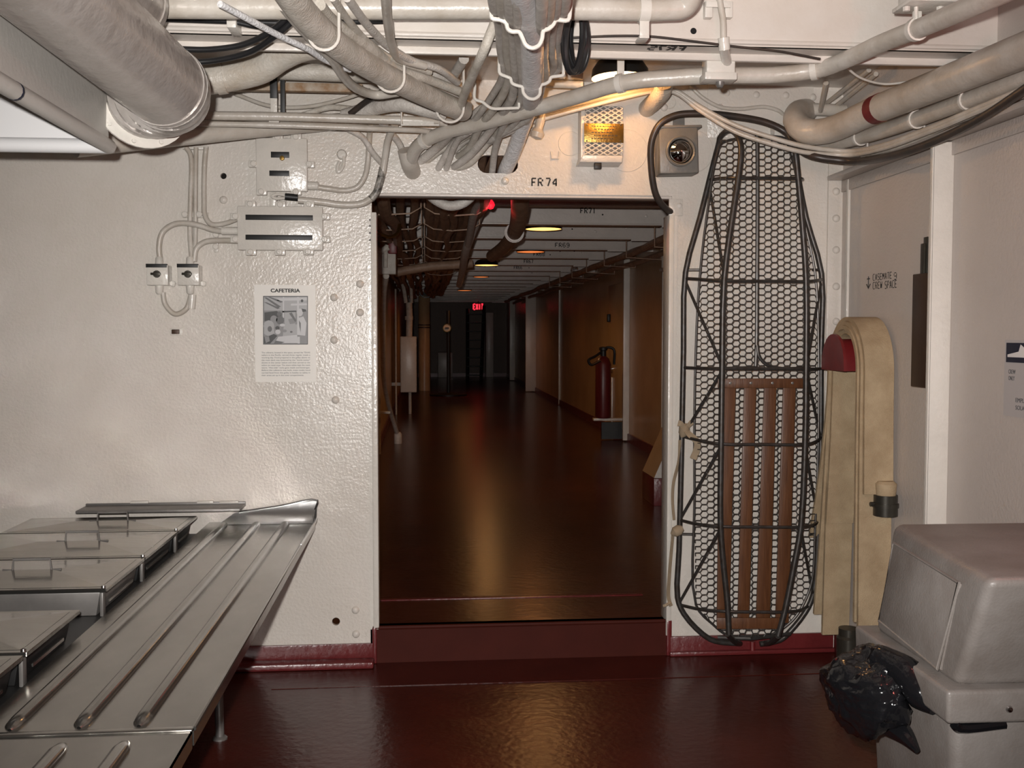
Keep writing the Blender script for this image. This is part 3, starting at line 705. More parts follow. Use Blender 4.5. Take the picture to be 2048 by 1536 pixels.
# --- fanned cables left of the bundle reaching holes in the lintel
FAN = [([(940, 262, -0.30), (905, 290, -0.12), (872, 345, 0.02)], 7, 'short cable bending into the hole right of the bent conduit'),
       ([(1010, 250, -0.35), (975, 285, -0.12), (940, 325, -0.05), (905, 338, 0.02)], 8, 'cable curling into the lower right hole beside the lintel slot'),
       ([(905, 262, -0.3), (880, 290, -0.1), (838, 325, 0.01)], 9, 'cable running down behind the bent conduit into the bulkhead'),
       ([(968, 250, -0.3), (920, 280, -0.1), (880, 300, -0.04), (845, 330, 0.02)], 8, 'cable reaching left behind the bent conduit above the holes'),
       ([(1040, 150, -0.7), (990, 195, -0.5), (930, 240, -0.28), (890, 262, -0.12), (868, 290, -0.02)], 7, 'highest of the fanned cables left of the bundle'),
       ([(1052, 165, -0.7), (1008, 205, -0.5), (950, 245, -0.30), (905, 275, -0.12), (885, 305, -0.01)], 7, 'second highest of the fanned cables left of the bundle'),
       ([(1060, 190, -0.62), (1020, 228, -0.42), (965, 262, -0.22), (925, 286, -0.08), (905, 305, -0.01)], 7, 'lowest of the fanned cables left of the bundle'),
       ([(690, 255, -0.12), (725, 275, -0.07), (745, 305, -0.04), (768, 332, 0.01)], 6, 'slim cable dropping from the long pipe left of the bent conduit'),
       ([(760, 240, -0.22), (778, 262, -0.14), (800, 290, -0.06), (812, 330, 0.01)], 7, 'slim cable dropping just beside the bent conduit end'),
       ([(1010, 40, -1.25), (1005, 80, -1.18), (1008, 110, -1.08), (1002, 140, -0.9), (1015, 160, -0.8)], 8, 'kinked gray cable along the left edge of the bundle'),
       ([(1025, 60, -1.2), (1018, 95, -1.15), (1022, 130, -1.0), (1012, 150, -0.9)], 7, 'kinked inner cable along the left edge of the bundle')]
for pts, rp, lab in FAN:
    cable('fanned_cable', lab, 'cable', pts, rp, 'cable_gray' if rp != 8 else 'cable_tan')
cable('angled_strut_cable', 'straight brown cable slanting from the bundle down to the big gray cable', 'cable', [(992, 40, -1.28), (970, 95, -1.28), (945, 152, -1.05), (925, 200, -0.75), (920, 232, -0.55)], 9, 'cable_tan')
cable('angled_strut_cable', 'short gray strut just behind the slanting brown cable', 'strut', [(928, 118, -0.9), (905, 155, -0.7)], 10, 'cable_gray')

# --- diagonal cables upper left of centre
cable('armoured_cable', 'thickest gray cable running diagonally down from the top edge', 'cable', [(560, -40, -1.95), (610, 30, -1.72), (680, 95, -1.45), (760, 145, -1.15), (840, 185, -0.88), (905, 214, -0.66), (925, 222, -0.55)], 24, 'cable_tan', seg=16)
DG = [([(566, 10), (590, 40), (622, 75), (663, 116), (685, 150), (716, 178), (754, 190), (797, 184)], 10, 'pipe_paint', 2.26, 'cream cable crossing under the thick diagonal cable and curving right'),
      ([(575, -20), (607, 41), (663, 87), (691, 122), (730, 138), (790, 146)], 9, 'cable_tan', 2.285, 'tan cable hugging the left side of the thick diagonal cable'),
      ([(440, 8), (560, 72), (613, 97), (654, 122), (700, 140)], 6, 'cable_pale', 2.27, 'pale thin cable crossing left of the thick diagonal cable'),
      ([(640, 10), (666, 41), (747, 100), (797, 137), (850, 156), (922, 184)], 10, 'cable_tan', 2.28, 'tan cable hugging the right side of the thick diagonal cable'),
      ([(694, -5), (735, 50), (779, 94), (825, 122), (876, 137), (915, 165)], 8, 'cable_gray', 2.285, 'slim gray cable right of the thick diagonal cable'),
      ([(665, -5), (700, 45), (740, 88), (790, 120), (860, 145)], 7, 'cable_tan', 2.29, 'slim tan cable between the thick diagonal cable and the gray one'),
      ([(770, -20), (773, 20), (777, 55), (784, 90), (800, 118), (850, 132)], 9, 'pipe_paint', 2.28, 'upright cream cable dropping across the top pipe then bending right'),
      ([(800, 150), (850, 172), (900, 190), (935, 212)], 11, 'cable_gray', 2.30, 'thick gray cable lying behind the end of the diagonal cable'),
      ([(820, 140), (870, 150), (915, 170), (935, 190)], 9, 'cable_gray', 2.33, 'gray cable bending behind the slanting brown cable')]
for pts, rp, m, z, lab in DG:
    cable('diagonal_cable', lab, 'cable', pts, rp, m, z=z)
cable('sagging_cable', 'dark sagging cable bundle lying just above the long pipes', 'cable', [(690, 232, -0.22), (740, 218, -0.3), (800, 208, -0.4), (850, 218, -0.42), (890, 228, -0.4)], 15, 'cable_gray')
cable('sagging_cable', 'slim gray cable arching above the long pipes, left of centre', 'cable', [(470, 188, -0.05), (540, 212, -0.08), (610, 214, -0.1), (680, 200, -0.14), (740, 180, -0.2)], 4, 'pipe_paint')
cable('sagging_cable', 'second slim gray cable arching above the long pipes, left of centre', 'cable', [(600, 232, -0.1), (660, 215, -0.14), (720, 218, -0.2), (800, 195, -0.3)], 6, 'cable_tan')
cable('sagging_cable', 'short black tube tapering between the cables above the long pipes', 'cable', [(700, 228, -0.3), (730, 205, -0.34), (770, 180, -0.4)], 6, 'black_cable')
# U-bolt hangers for the diagonal cable
def ubolt(lab, px, py, Y, rpx):
    c = P(px, py, Y); r = rpx * mpp(Y)
    arc = [Vector((c.x + r * 1.0 * math.cos(a), c.y - 0.0, c.z + r * math.sin(a) * 1.0)) for a in [PI + PI * k / 12 for k in range(13)]]
    arc = [Vector((arc[0].x, c.y, min(ZC, ZB) if Y > -1.25 else ZC))] + arc + [Vector((arc[-1].x, c.y, ZC if Y > -1.05 or Y < -1.25 else ZB))]
    return tag(MB().tube(arc, 0.0045, 8).build('u_bolt_hanger', 'trim_paint'), lab, 'hanger')
ubolt('white U-bolt hanger round the thick diagonal cable at its middle', 781, 156, -1.10, 27)
ubolt('white U-bolt hanger round the lower end of the thick diagonal cable', 900, 217, -0.70, 27)
ubolt('white U-bolt hanger round the thick diagonal cable near the top edge', 648, 70, -1.60, 29)

# --- pipes on the left
o = cable('upper_wall_pipe', 'cream pipe running level along the bulkhead above the switch boxes', 'pipe', [(380, 231, -0.36), (550, 233, -0.34), (720, 238, -0.32), (885, 244, -0.30), (960, 252, -0.20), (1035, 264, -0.10), (1078, 262, -0.06)], 8.5, 'pipe_paint')
for x in (545,):
    c, d = on([(380, 231, -0.30), (550, 233, -0.30), (720, 238, -0.30)], x)
    MB().box((c.x - 0.013, c.y - 0.03, c.z - 0.04), (c.x + 0.013, c.y - 0.02, P(545, 140, -0.3).z), 0.002).box((c.x - 0.02, c.y - 0.032, c.z - 0.05), (c.x + 0.02, c.y - 0.018, c.z - 0.02), 0.003).build('strap_hanger', 'trim_paint', o)
    MB().box((c.x - 0.014, c.y - 0.033, P(545, 200, -0.3).z), (c.x + 0.014, c.y - 0.019, P(545, 138, -0.3).z), 0.002).build('black_strap', 'black_plate', o)
a, b = P(552, 200, -0.36), P(567, 136, -0.36)
tag(MB().box((a.x + 0.012, -0.33, a.z - 0.06), (b.x, -0.322, ZC), 0.001).build('hanger_strap', 'black_plate'), 'black flat steel strap hanging beside the level pipe clamp', 'strap')
o = cable('lower_wall_pipe', 'slim cream pipe just under the level bulkhead pipe', 'pipe', [(380, 247, -0.36), (600, 252, -0.34), (760, 258, -0.30), (850, 262, -0.24), (880, 268, -0.1)], 5.5, 'pipe_paint')
a, b = P(800, 258, -0.36), P(878, 236, -0.36)
o = tag(MB().tube(run([(803, 186, -0.36), (803, 250, -0.36), (878, 250, -0.36), (878, 234, -0.36)]), 0.005, 6).box((P(806, 246, -0.36).x, -0.366, P(806, 251, -0.36).z), (P(868, 246, -0.36).x, -0.354, P(806, 243, -0.36).z)).build('pipe_hanger', 'trim_paint'), 'square white wire hanger under the level bulkhead pipes', 'hanger')
cable('slanting_pipe', 'fat cream pipe slanting along the bulkhead behind the duct elbow', 'pipe', [(150, 296, -0.62), (280, 282, -0.46), (420, 268, -0.30), (560, 254, -0.17), (700, 241, -0.07), (760, 236, -0.04)], 0, 'pipe_paint', r=0.034, seg=16)
# lagged pipe with collar
LG = [(330, 176, -0.78), (400, 162, -0.78), (455, 154, -0.78), (520, 138, -0.80), (560, 112, -0.84), (600, 94, -0.88), (650, 86, -0.90), (760, 84, -0.92)]
o = cable('lagged_pipe', 'fat cream lagged pipe bending upward behind the duct end', 'pipe', LG, 0, 'lagging', r=0.050, seg=18)
c, d = on(LG, 450); c2, _ = on(LG, 432)
MB().tube([c2, c], 0.055, 18).build('collar', 'lagging', o)
cable('rear_pipe', 'gray pipe lying level behind the lagged pipe, left of the cables', 'pipe', [(560, 142, -0.35), (700, 147, -0.35), (830, 152, -0.35)], 17, 'cable_tan')
# ventilation pipes behind, close to the deckhead, right of centre
for k, (y, r_, lab) in enumerate(((158, 9, 'upper gray pipe close to the deckhead left of the dome lamp'), (176, 8, 'lower gray pipe close to the deckhead left of the dome lamp'))):
    cable('deckhead_pipe', lab, 'pipe', [(1060, y - 10, -0.30), (1110, y - 8, -0.30), (1165, y - 6, -0.30)], r_, 'pipe_paint')
# black rubber cables by the duct
RB = [([(350, 98, -1.32), (420, 99, -1.32), (490, 88, -1.34), (545, 60, -1.38), (585, 25, -1.42)], 6, 'upper black rubber cable rising right from the duct'),
      ([(360, 126, -1.28), (430, 121, -1.28), (500, 104, -1.31), (550, 72, -1.37), (590, 38, -1.41)], 6, 'lower black rubber cable rising right from the duct'),
      ([(330, 38, -1.27), (450, 42, -1.27), (560, 46, -1.27), (650, 44, -1.27), (770, 42, -1.27)], 6, 'black cable lying straight under the thick top pipe'),
      ([(470, 44, -1.30), (520, 54, -1.30), (580, 48, -1.32), (640, 36, -1.34)], 5, 'dark cable drooping slightly under the thick top pipe')]
for pts, rp, lab in RB:
    cable('rubber_cable', lab, 'cable', pts, rp, 'rubber')
c = P(465, 45, -1.3)
tag(MB().box((c.x - 0.014, -1.32, c.z - 0.02), (c.x + 0.014, YB, c.z + 0.012), 0.003).build('cable_clip', 'trim_paint'), 'white clip holding the black cable under the top pipe', 'clip')

# ------------------------------------------------------------------ range hood and duct
HX, HZ, HY = -0.905, 1.965, -1.34
o = thing('range_hood', 'white open-bottomed range hood over the steam table', 'hood', (-1.5, -2.4, HZ))
h = MB()
h.box((HX - 0.012, -3.9, HZ + 0.02), (HX, HY, ZC)); h.build('side_panel', 'hood_paint', o)
MB().box((-2.35, HY - 0.012, HZ + 0.02), (HX - 0.012, HY, ZC)).build('end_panel', 'hood_white', o)
MB().box((-2.362, -3.9, HZ + 0.02), (-2.35, HY, ZC)).build('side_panel', 'hood_paint', o)
MB().tube([(HX, -3.9, HZ), (HX, HY, HZ)], 0.021, 14).build('rim', 'hood_paint', o)
MB().tube([(HX, HY, HZ), (-2.35, HY, HZ)], 0.0205, 14).build('rim', 'hood_white', o)
MB().lathe([(0.0005, -0.0215), (0.014, -0.016), (0.0215, 0), (0.014, 0.016), (0.0005, 0.0215)], (HX, HY, HZ), UZ, 14).build('rim_corner', 'hood_paint', o)
q = PX(57, 203, HX + 0.03)
MB().lathe([(0.021, -0.006), (0.0218, -0.005), (0.0218, 0.005), (0.021, 0.006)], (HX, q.y, HZ), UY, 14).build('rim_mark', 'navy', o)
# duct
DR = 0.110
DC = P(332, 174, -1.50); DD = Vector((0.115, 1, -0.082)).normalized()
o = thing('exhaust_duct', 'large shiny gray exhaust duct ending in a gored bend and bolted flange at the hood', 'duct', DC)
MB().lathe([(DR + 0.004, -2.4), (DR, -0.02), (DR + 0.003, -0.02), (DR + 0.003, 0.0), (DR - 0.01, 0.001)], DC, DD, 40).build('straight_run', 'duct_skin', o)
FC = P(286, 201, -1.30); FN = Vector((-0.5, 0.85, -0.1)).normalized()
gores = 5
cen = []
for k in range(gores + 1):
    t = k / gores
    cen.append(DC * (2 * t ** 3 - 3 * t ** 2 + 1) + DD * 0.16 * (t ** 3 - 2 * t ** 2 + t) + FC * (-2 * t ** 3 + 3 * t ** 2) + FN * 0.16 * (t ** 3 - t ** 2))
for k in range(gores):
    d = cen[k + 1] - cen[k]; ax = DD.lerp(FN, (k + 0.5) / gores).normalized()
    MB().lathe([(DR - 0.004, 0), (DR + 0.004, 0.0), (DR, 0.006), (DR - 0.001, d.length + 0.012), (0.01, d.length + 0.013)], cen[k] - d * 0.06, ax, 36).build('elbow_gore', 'duct_skin', o)
tgt = FN; fl = FC
f_ = MB().lathe([(DR + 0.030, 0), (DR + 0.030, 0.008), (DR - 0.01, 0.008)], fl, tgt, 36).build('flange', 'trim_paint', o)
bm_ = MB().lathe([(0.007, 0), (0.006, 0.006), (0.0005, 0.007)], (0, 0, 0), (0, 0, 1), 8).mesh('bolt', 'trim_paint')
u_ = tgt.orthogonal().normalized(); w_ = tgt.cross(u_)
copies(bm_, 'bolt', f_, [Matrix.Translation(fl + (u_ * math.cos(a) + w_ * math.sin(a)) * (DR + 0.017)) @ (-tgt).to_track_quat('Z', 'Y').to_matrix().to_4x4() for a in [2 * PI * k / 10 for k in range(10)]])
# smaller round duct behind
c = P(270, -30, -1.6)
o = thing('round_duct', 'second gray round duct ending behind the large exhaust duct', 'duct', (c.x, -1.5, c.z))
e = P(252, 18, -1.62); R2 = 0.098
MB().lathe([(R2, -1.8), (R2, 0.0), (R2 + 0.004, 0.0), (R2 + 0.004, 0.03), (R2 - 0.01, 0.035), (0.0005, 0.035)], (e.x, -1.62, e.z + 0.02), UY, 32).build('shell', 'duct_skin', o)
# ================================================================== ON THE BULKHEAD, LEFT
def wbox(px0, py0, px1, py1, y0, y1, bevel=0.003, mb=None):
    a, b = P(px0, py1, 0), P(px1, py0, 0)
    return (mb or MB()).box((a.x, y0, a.z), (b.x, y1, b.z), bevel)
def wpt(px, py, y=0.0):
    q = P(px, py, 0); return Vector((q.x, y, q.z))
M0 = mpp(0)
lug = MB().box((-0.022, -0.012, -0.014), (0.022, 0.0, 0.014), 0.004).mesh('lug', 'trim_paint')
boltm = MB().lathe([(0.013, 0), (0.013, 0.010), (0.009, 0.013), (0.0005, 0.013)], (0, 0, 0), (0, -1, 0), 10).mesh('bolt', 'trim_paint')

def jbox(name, label, x0, y0, x1, y1, dep, plates, lugs):
    c = wpt((x0 + x1) / 2, y1)
    o = thing(name, label, 'junction box', c)
    wbox(x0 + 3, y0 + 3, x1 - 3, y1 - 3, -dep, 0.0, 0.006).build('body', 'trim_paint', o)
    cv = wbox(x0, y0, x1, y1, -dep - 0.012, -dep + 0.004, 0.005).build('cover', 'trim_paint', o)
    for (a, b, c_, d) in plates:
        wbox(a, b, c_, d, -dep - 0.015, -dep - 0.010, 0.001).build('name_plate', 'black_plate', cv)
    for (lx, ly) in lugs:
        p = wpt(lx, ly, -dep + 0.002)
        copies(lug, 'lug', o, [Matrix.Translation(p)])
        copies(boltm, 'bolt', o, [Matrix.Translation(p + Vector((0, -0.012, 0)))])
    return o
o = jbox('terminal_box', 'upper square white terminal box with two short black plates', 518, 283, 618, 387, 0.06,
     [(547, 310, 583, 321), (544, 347, 583, 357)], [(596, 280), (528, 388), (596, 388), (513, 333), (622, 334), (560, 281)])
MB().lathe([(0.011, 0), (0.009, 0.008), (0.0005, 0.009)], wpt(569, 322, -0.072), -UY, 10).build('screw', 'brass', o)
MB().lathe([(0.018, -0.03), (0.018, 0.03), (0.013, 0.034)], wpt(623, 374, -0.035) , UX, 12).build('gland', 'trim_paint', o)
wbox(543, 388, 556, 416, -0.05, 0.0, 0.004).build('foot', 'trim_paint', o)
o = jbox('terminal_box', 'wide white terminal box with two long black strips', 482, 418, 649, 503, 0.07,
     [(498, 435, 630, 444), (498, 474, 629, 483)],
     [(507, 413), (566, 414), (622, 413), (508, 507), (565, 507), (621, 506), (653, 437), (653, 482), (478, 437), (478, 482)])
MB().lathe([(0.017, -0.05), (0.017, 0.03)], wpt(472, 464, -0.04), UX, 12).build('gland', 'trim_paint', o)
# frayed cable end between the boxes
o = cable('frayed_cable', 'chipped cable ending in taped bare leads between the two terminal boxes', 'cable',
      [(596, 400, -0.07), (640, 404, -0.06), (690, 410, -0.05), (727, 406, -0.05), (750, 388, -0.06), (763, 355, -0.08), (770, 315, -0.10), (776, 280, -0.14), (790, 250, -0.2)], 7, 'pipe_paint')
MB().tube([P(x, y, -0.085) for x, y in ((742, 398), (752, 386), (760, 362), (766, 335))], 0.0158, 10, 6).build('chipped_patch', 'chipped_cable', o)
MB().tube([wpt(575, 398, -0.08), wpt(600, 400, -0.075)], 0.0145, 10).build('tape', 'black_plate', o)
MB().tube([wpt(578, 396, -0.08), wpt(560, 394, -0.085), wpt(550, 398, -0.085), wpt(556, 402, -0.085), wpt(578, 401, -0.08)], 0.006, 8, 5).build('bare_lead', 'trim_paint', o)
# cables of the boxes
BC = [([(632, 374, -0.035), (660, 378, -0.03), (690, 381, -0.03), (715, 374, -0.03), (730, 352, -0.03), (736, 320, -0.03), (739, 270, -0.05), (742, 250, -0.1)], 5.5, 'cream cable leaving the upper terminal box to the right and rising'),
      ([(372, 295, -0.02), (381, 310, -0.02), (381, 400, -0.02), (380, 470, -0.02), (384, 523, -0.03)], 5, 'left one of three upright cream cables above the rotary switches'),
      ([(392, 295, -0.02), (391, 400, -0.02), (391, 470, -0.02), (388, 523, -0.03)], 4.5, 'middle one of three upright cream cables above the rotary switches'),
      ([(412, 295, -0.02), (409, 330, -0.02), (408, 400, -0.02), (410, 432, -0.025), (422, 448, -0.03), (445, 448, -0.03), (478, 437, -0.04)], 5, 'right one of three upright cream cables, curving into the wide terminal box'),
      ([(468, 464, -0.04), (430, 461, -0.03), (390, 449, -0.035), (350, 448, -0.035), (325, 465, -0.035), (318, 495, -0.035), (321, 523, -0.03)], 5.5, 'cream cable arching from the wide terminal box to the left switch'),
      ([(478, 482, -0.04), (440, 481, -0.03), (410, 484, -0.03), (393, 497, -0.03), (388, 523, -0.03)], 5.5, 'cream cable curving from the wide terminal box to the right switch'),
      ([(326, 585, -0.03), (330, 608, -0.03), (350, 628, -0.03), (372, 618, -0.03), (382, 590, -0.03)], 5, 'cable looping under the two rotary switches')]
for pts, rp, lab in BC:
    cable('box_cable', lab, 'cable', pts, rp, 'pipe_paint')
o = tag(wbox(366, 425, 417, 436, -0.02, 0.0, 0.003).build('cable_clamp', 'trim_paint'), 'flat white clamp bar across the three upright cables', 'clamp')
for x in (372, 401): copies(boltm, 'bolt', o, [Matrix.Translation(wpt(x, 430, -0.02))])
o = tag(wbox(366, 293, 418, 300, -0.02, 0.0, 0.003).build('cable_clamp', 'trim_paint'), 'white clamp bar at the top of the three upright cables', 'clamp')
o = tag(wbox(429, 465, 437, 505, -0.012, 0.0, 0.003).build('cable_clip', 'trim_paint'), 'small white clip beside the wide terminal box', 'clip')
copies(boltm, 'bolt', o, [Matrix.Translation(wpt(433, 470, -0.012)), Matrix.Translation(wpt(433, 494, -0.012))])
# rotary switches
def rotary(x0, x1, label):
    cx = (x0 + x1) / 2
    o = thing('rotary_switch', label, 'switch', wpt(cx, 572))
    wbox(x0, 532, x1, 572, -0.07, 0.0, 0.004).build('body', 'trim_paint', o)
    wbox(x0 - 1, 530, x1 - 2, 537, -0.074, -0.055, 0.001).build('name_plate', 'black_plate', o)
    k = MB().lathe([(0.016, 0), (0.013, 0.012), (0.0005, 0.013)], wpt(cx - 1, 550, -0.07), -UY, 12)
    q = wpt(cx - 1, 550, -0.086); k.box((q.x - 0.02, q.y - 0.006, q.z - 0.005), (q.x + 0.02, q.y + 0.006, q.z + 0.005), 0.002)
    k.build('knob', 'bronze_dark', o)
    MB().lathe([(0.017, 0), (0.015, 0.03), (0.010, 0.036)], wpt(cx, 532, -0.035), UZ, 12).build('gland', 'trim_paint', o)
    MB().lathe([(0.017, 0), (0.015, 0.03), (0.010, 0.036)], wpt(cx, 572, -0.035), -UZ, 12).build('gland', 'trim_paint', o)
    copies(boltm, 'bolt', o, [Matrix.Translation(wpt(x1 + 4, 568, -0.02))])
    return o
rotary(302, 344, 'left of the two small white rotary switches')
o = rotary(363, 405, 'right of the two small white rotary switches, rust-stained top corner')
MB().tube([wpt(388, 590, -0.03), wpt(386, 618, -0.03)], 0.016, 10).build('plug', 'trim_paint', o)
# hook, small bracket, plug
o = thing('wall_hook', 'white pelican hook fixed high on the bulkhead', 'hook', wpt(682, 320))
MB().lathe([(0.022, 0), (0.022, 0.012), (0.016, 0.02), (0.0005, 0.021)], wpt(684, 310), -UY, 14).build('boss', 'trim_paint', o)
MB().tube([wpt(687, 312, -0.012), wpt(688, 328, -0.02), wpt(683, 342, -0.028), wpt(677, 346, -0.03), wpt(676, 336, -0.03), wpt(680, 325, -0.022)], 0.008, 8, 5).build('claw', 'trim_paint', o)
o = thing('strike_plate', 'tiny rusty steel bracket on the wall under the switches', 'bracket', wpt(353, 663))
wbox(341, 656, 366, 671, -0.008, 0.0, 0.002).build('plate', 'trim_paint', o)
wbox(345, 659, 360, 668, -0.018, -0.004, 0.002).build('catch', 'box_brown', o)
# poster
o = thing('notice_sheet', 'paper notice headed CAFETERIA with an old photo and text', 'notice', wpt(570, 765))
sheet_ = wbox(511, 570, 631, 764, -0.004, -0.001, 0).build('sheet', 'paper', o)
YN = -0.0042
font('CAFETERIA', wpt(541.5, 584.5, YN), UX, UZ, 0.021, 'ink', sheet_, width=57 * M0, bold=0.0007)
TXT = ['The cafeteria, located in this space, served the TEXAS', 'sailors in the Pacific. served three regular meals a', 'working day. Food prepared in the galley above on', 'the main deck was lowered by the "dumb waiter"', 'shown in the center below and then served to the',
       'sailors on metal trays. The steam tables kept the meals', 'warm. "Hot-side" racks gave meals and beverages.', 'Before the cafeteria was built, mess cooks hand', 'carried food from the galley in kettles to tables in', 'their areas set up in the crew compartments.']
for i, t in enumerate(TXT):
    font(t, wpt(523.5, 706.5 + i * 5.05, YN), UX, UZ, 0.0088, 'ink_gray', sheet_, width=(94 if i < 9 else 82) * M0, name='text_line')
GT = {'g0': 0.03, 'g1': 0.10, 'g2': 0.22, 'g3': 0.36, 'g4': 0.52}
for k_, v_ in GT.items(): mat('print_' + k_, (v_, v_, v_ * 1.02), 0.45)
pic = MB(); GM = ['print_' + k_ for k_ in GT]
def pol(pts, g, lay):       # pts in 0..100 picture units, y down
    W0, H0 = 526.5, 592; sx, sy = (616 - 526.5) / 100, (689 - 592) / 100
    pic.plate([[((x), (y)) for x, y in [(wpt(W0 + a * sx, H0 + b * sy).x, wpt(W0 + a * sx, H0 + b * sy).z) for a, b in pts]]], (0, 0, 0), UX, UZ, -UY, 0.0041 + lay * 0.00004, 0.00425 + lay * 0.00004, g)
def blob(cx, cy, rx, ry, g, lay): pol([(cx + rx * math.cos(a), cy + ry * math.sin(a)) for a in [2 * PI * k / 12 for k in range(12)]], g, lay)
pol([(0, 0), (100, 0), (100, 100), (0, 100)], 0, 0); pol([(1.5, 1.5), (98.5, 1.5), (98.5, 98.5), (1.5, 98.5)], 2, 1)
pol([(2, 2), (98, 2), (98, 30), (2, 30)], 3, 2)
for (a, b) in (((2, 3), (40, 22)), ((2, 13), (38, 25)), ((10, 2), (45, 12))): pol([a, (a[0] + 6, a[1]), b, (b[0] - 6, b[1] + 2)], 1, 3)
pol([(30, 5), (98, 3), (98, 9), (32, 10)], 4, 3); pol([(62, 16), (98, 15), (98, 19), (62, 20)], 4, 4); pol([(50, 14), (75, 13), (75, 31), (50, 31)], 3, 3)
pol([(44, 2), (47, 2), (47, 45), (44, 45)], 4, 5); pol([(76, 2), (80, 2), (80, 50), (76, 50)], 4, 5)
pol([(42, 31), (74, 30), (74, 33), (42, 34)], 0, 5); pol([(48, 33), (72, 33), (72, 62), (48, 62)], 3, 4)
pol([(3, 34), (30, 31), (42, 36), (40, 48), (3, 52)], 0, 4)
blob(36, 37, 5, 5, 1, 6); blob(24, 48, 8, 8, 2, 6); blob(38, 50, 9, 9, 1, 6); blob(13, 62, 12, 12, 3, 7); pol([(2, 55), (22, 55), (26, 80), (14, 84), (2, 78)], 3, 7.5); blob(15, 68, 5, 6, 1, 8)
pol([(2, 84), (14, 82), (24, 78), (32, 82), (16, 98), (2, 98)], 0, 8); pol([(3, 84), (13, 83), (15, 93), (6, 97)], 2, 9)
blob(33, 74, 6, 5, 4, 9); blob(32, 66, 5, 4, 0, 8); blob(43, 60, 6, 3, 4, 9); blob(48, 72, 5, 3, 2, 9)
pol([(46, 62), (78, 58), (80, 80), (44, 84)], 3, 6); pol([(34, 84), (76, 80), (78, 97), (26, 97)], 4, 7); pol([(28, 92), (48, 95), (40, 98), (24, 98)], 1, 8)
pol([(56, 48), (70, 45), (74, 56), (60, 58)], 2, 7); pol([(58, 36), (64, 34), (74, 50), (72, 54)], 1, 8); blob(63, 74, 3, 2, 1, 9)
blob(82, 34, 7, 8, 4, 8); pol([(76, 46), (90, 42), (97, 56), (94, 82), (76, 80)], 4, 8); pol([(80, 50), (84, 56), (84, 76), (81, 62)], 1, 10); pol([(86, 26), (96, 28), (96, 32), (88, 33)], 0, 9)
blob(87, 10, 3, 3, 0, 9); pol([(78, 82), (97, 82), (97, 98), (78, 98)], 2, 8); pol([(77, 84), (82, 84), (82, 98), (77, 98)], 4, 9)
pic.build('photo_print', GM, sheet_, fix=True)

# ------------------------------------------------------------------ around the lintel, right
# air vent box
o = thing('vent_box', 'white perforated vent box with a brass plate above the doorway', 'vent', wpt(1197, 340))
a, b = wpt(1161, 318), wpt(1237, 222)
ZV0, ZV1 = a.z, b.z
dpt = 0.10
MB().box((a.x - 0.012, -dpt + 0.012, a.z - 0.012), (a.x + 0.006, 0, b.z), 0.002).build('side_plate', 'wall_paint', o)
MB().box((b.x - 0.004, -dpt + 0.012, a.z), (b.x + 0.002, 0, b.z), 0.002).build('side_plate', 'wall_paint', o)
MB().box((a.x, -dpt + 0.014, a.z), (b.x, -dpt + 0.018, b.z)).build('back_plate', 'steel_gray', o)
MB().hexa([(a.x - 0.022, 0, a.z - 0.035), (b.x, 0, a.z - 0.035), (b.x, -dpt * 0.9, a.z - 0.028), (a.x - 0.018, -dpt * 0.9, a.z - 0.028)],
          [(a.x - 0.012, 0, a.z), (b.x, 0, a.z), (b.x, -dpt, a.z), (a.x - 0.005, -dpt, a.z)], 0.003).build('bottom_tray', 'wall_paint', o)
mesh_ = MB(); cw = (b.x - a.x) / 5.0; chh = 0.0195
nrow = int((b.z - a.z) / (chh / 2))
def seg_(p, q, r=0.0027): mesh_.tube([p, q], r, 4, caps=False)
for i in range(nrow + 1):
    for j in range(6):
        x = a.x + cw * (j + (0.5 if i % 2 else 0)); z = a.z + i * chh / 2
        for sx in (-0.5, 0.5):
            x2 = x + sx * cw; z2 = z + chh / 2
            if z2 <= b.z and a.x - 1e-4 <= min(x, x2) and max(x, x2) <= b.x + 1e-4:
                seg_(Vector((x, -dpt, z)), Vector((x2, -dpt, z2)))
m_ = mesh_.build('expanded_mesh', 'wall_paint', o); m_['kind'] = 'stuff'
bpl = MB().box((a.x - 0.001, -dpt - 0.006, wpt(1197, 294).z), (b.x + 0.002, -dpt - 0.002, wpt(1197, 257).z), 0.001).build('brass_plate', 'brass', o)
for x, y in ((1166, 260), (1232, 260), (1166, 291), (1232, 291)):
    MB().lathe([(0.004, 0), (0.003, 0.002), (0.0005, 0.0025)], wpt(x, y, -dpt - 0.006), -UY, 8).build('screw', 'bronze_dark', bpl)
rng = random.Random(3)
ln = MB()
for k in range(5):
    zz = wpt(1197, 262.5 + k * 6).z; x = wpt(1176 + 5 * (k % 2), 0).x
    while x < wpt(1226 - 6 * (k % 3), 0).x:
        l = rng.uniform(0.004, 0.012); ln.box((x, -dpt - 0.0072, zz - 0.002), (x + l, -dpt - 0.0058, zz + 0.002)); x += l + 0.004
ln.build('engraved_lines', 'bronze_dark', bpl)
MB().box((wpt(1184, 0).x, -0.085, wpt(1197, 344).z), (wpt(1198, 0).x, -0.06, wpt(1197, 331).z), 0.003).build('catch', 'black_plate', o)
MB().box((wpt(1188, 0).x, -0.09, wpt(1197, 222).z), (wpt(1198, 0).x, -0.07, wpt(1197, 218).z), 0.002).build('catch', 'black_plate', o)
# small staple beside the vent
tag(MB().tube([wpt(1102, 304, -0.008), wpt(1103, 318, -0.012), wpt(1117, 318, -0.012), wpt(1118, 304, -0.008)], 0.004, 6).build('wall_staple', 'wall_paint'), 'tiny U-shaped staple on the lintel between slot and vent', 'staple')
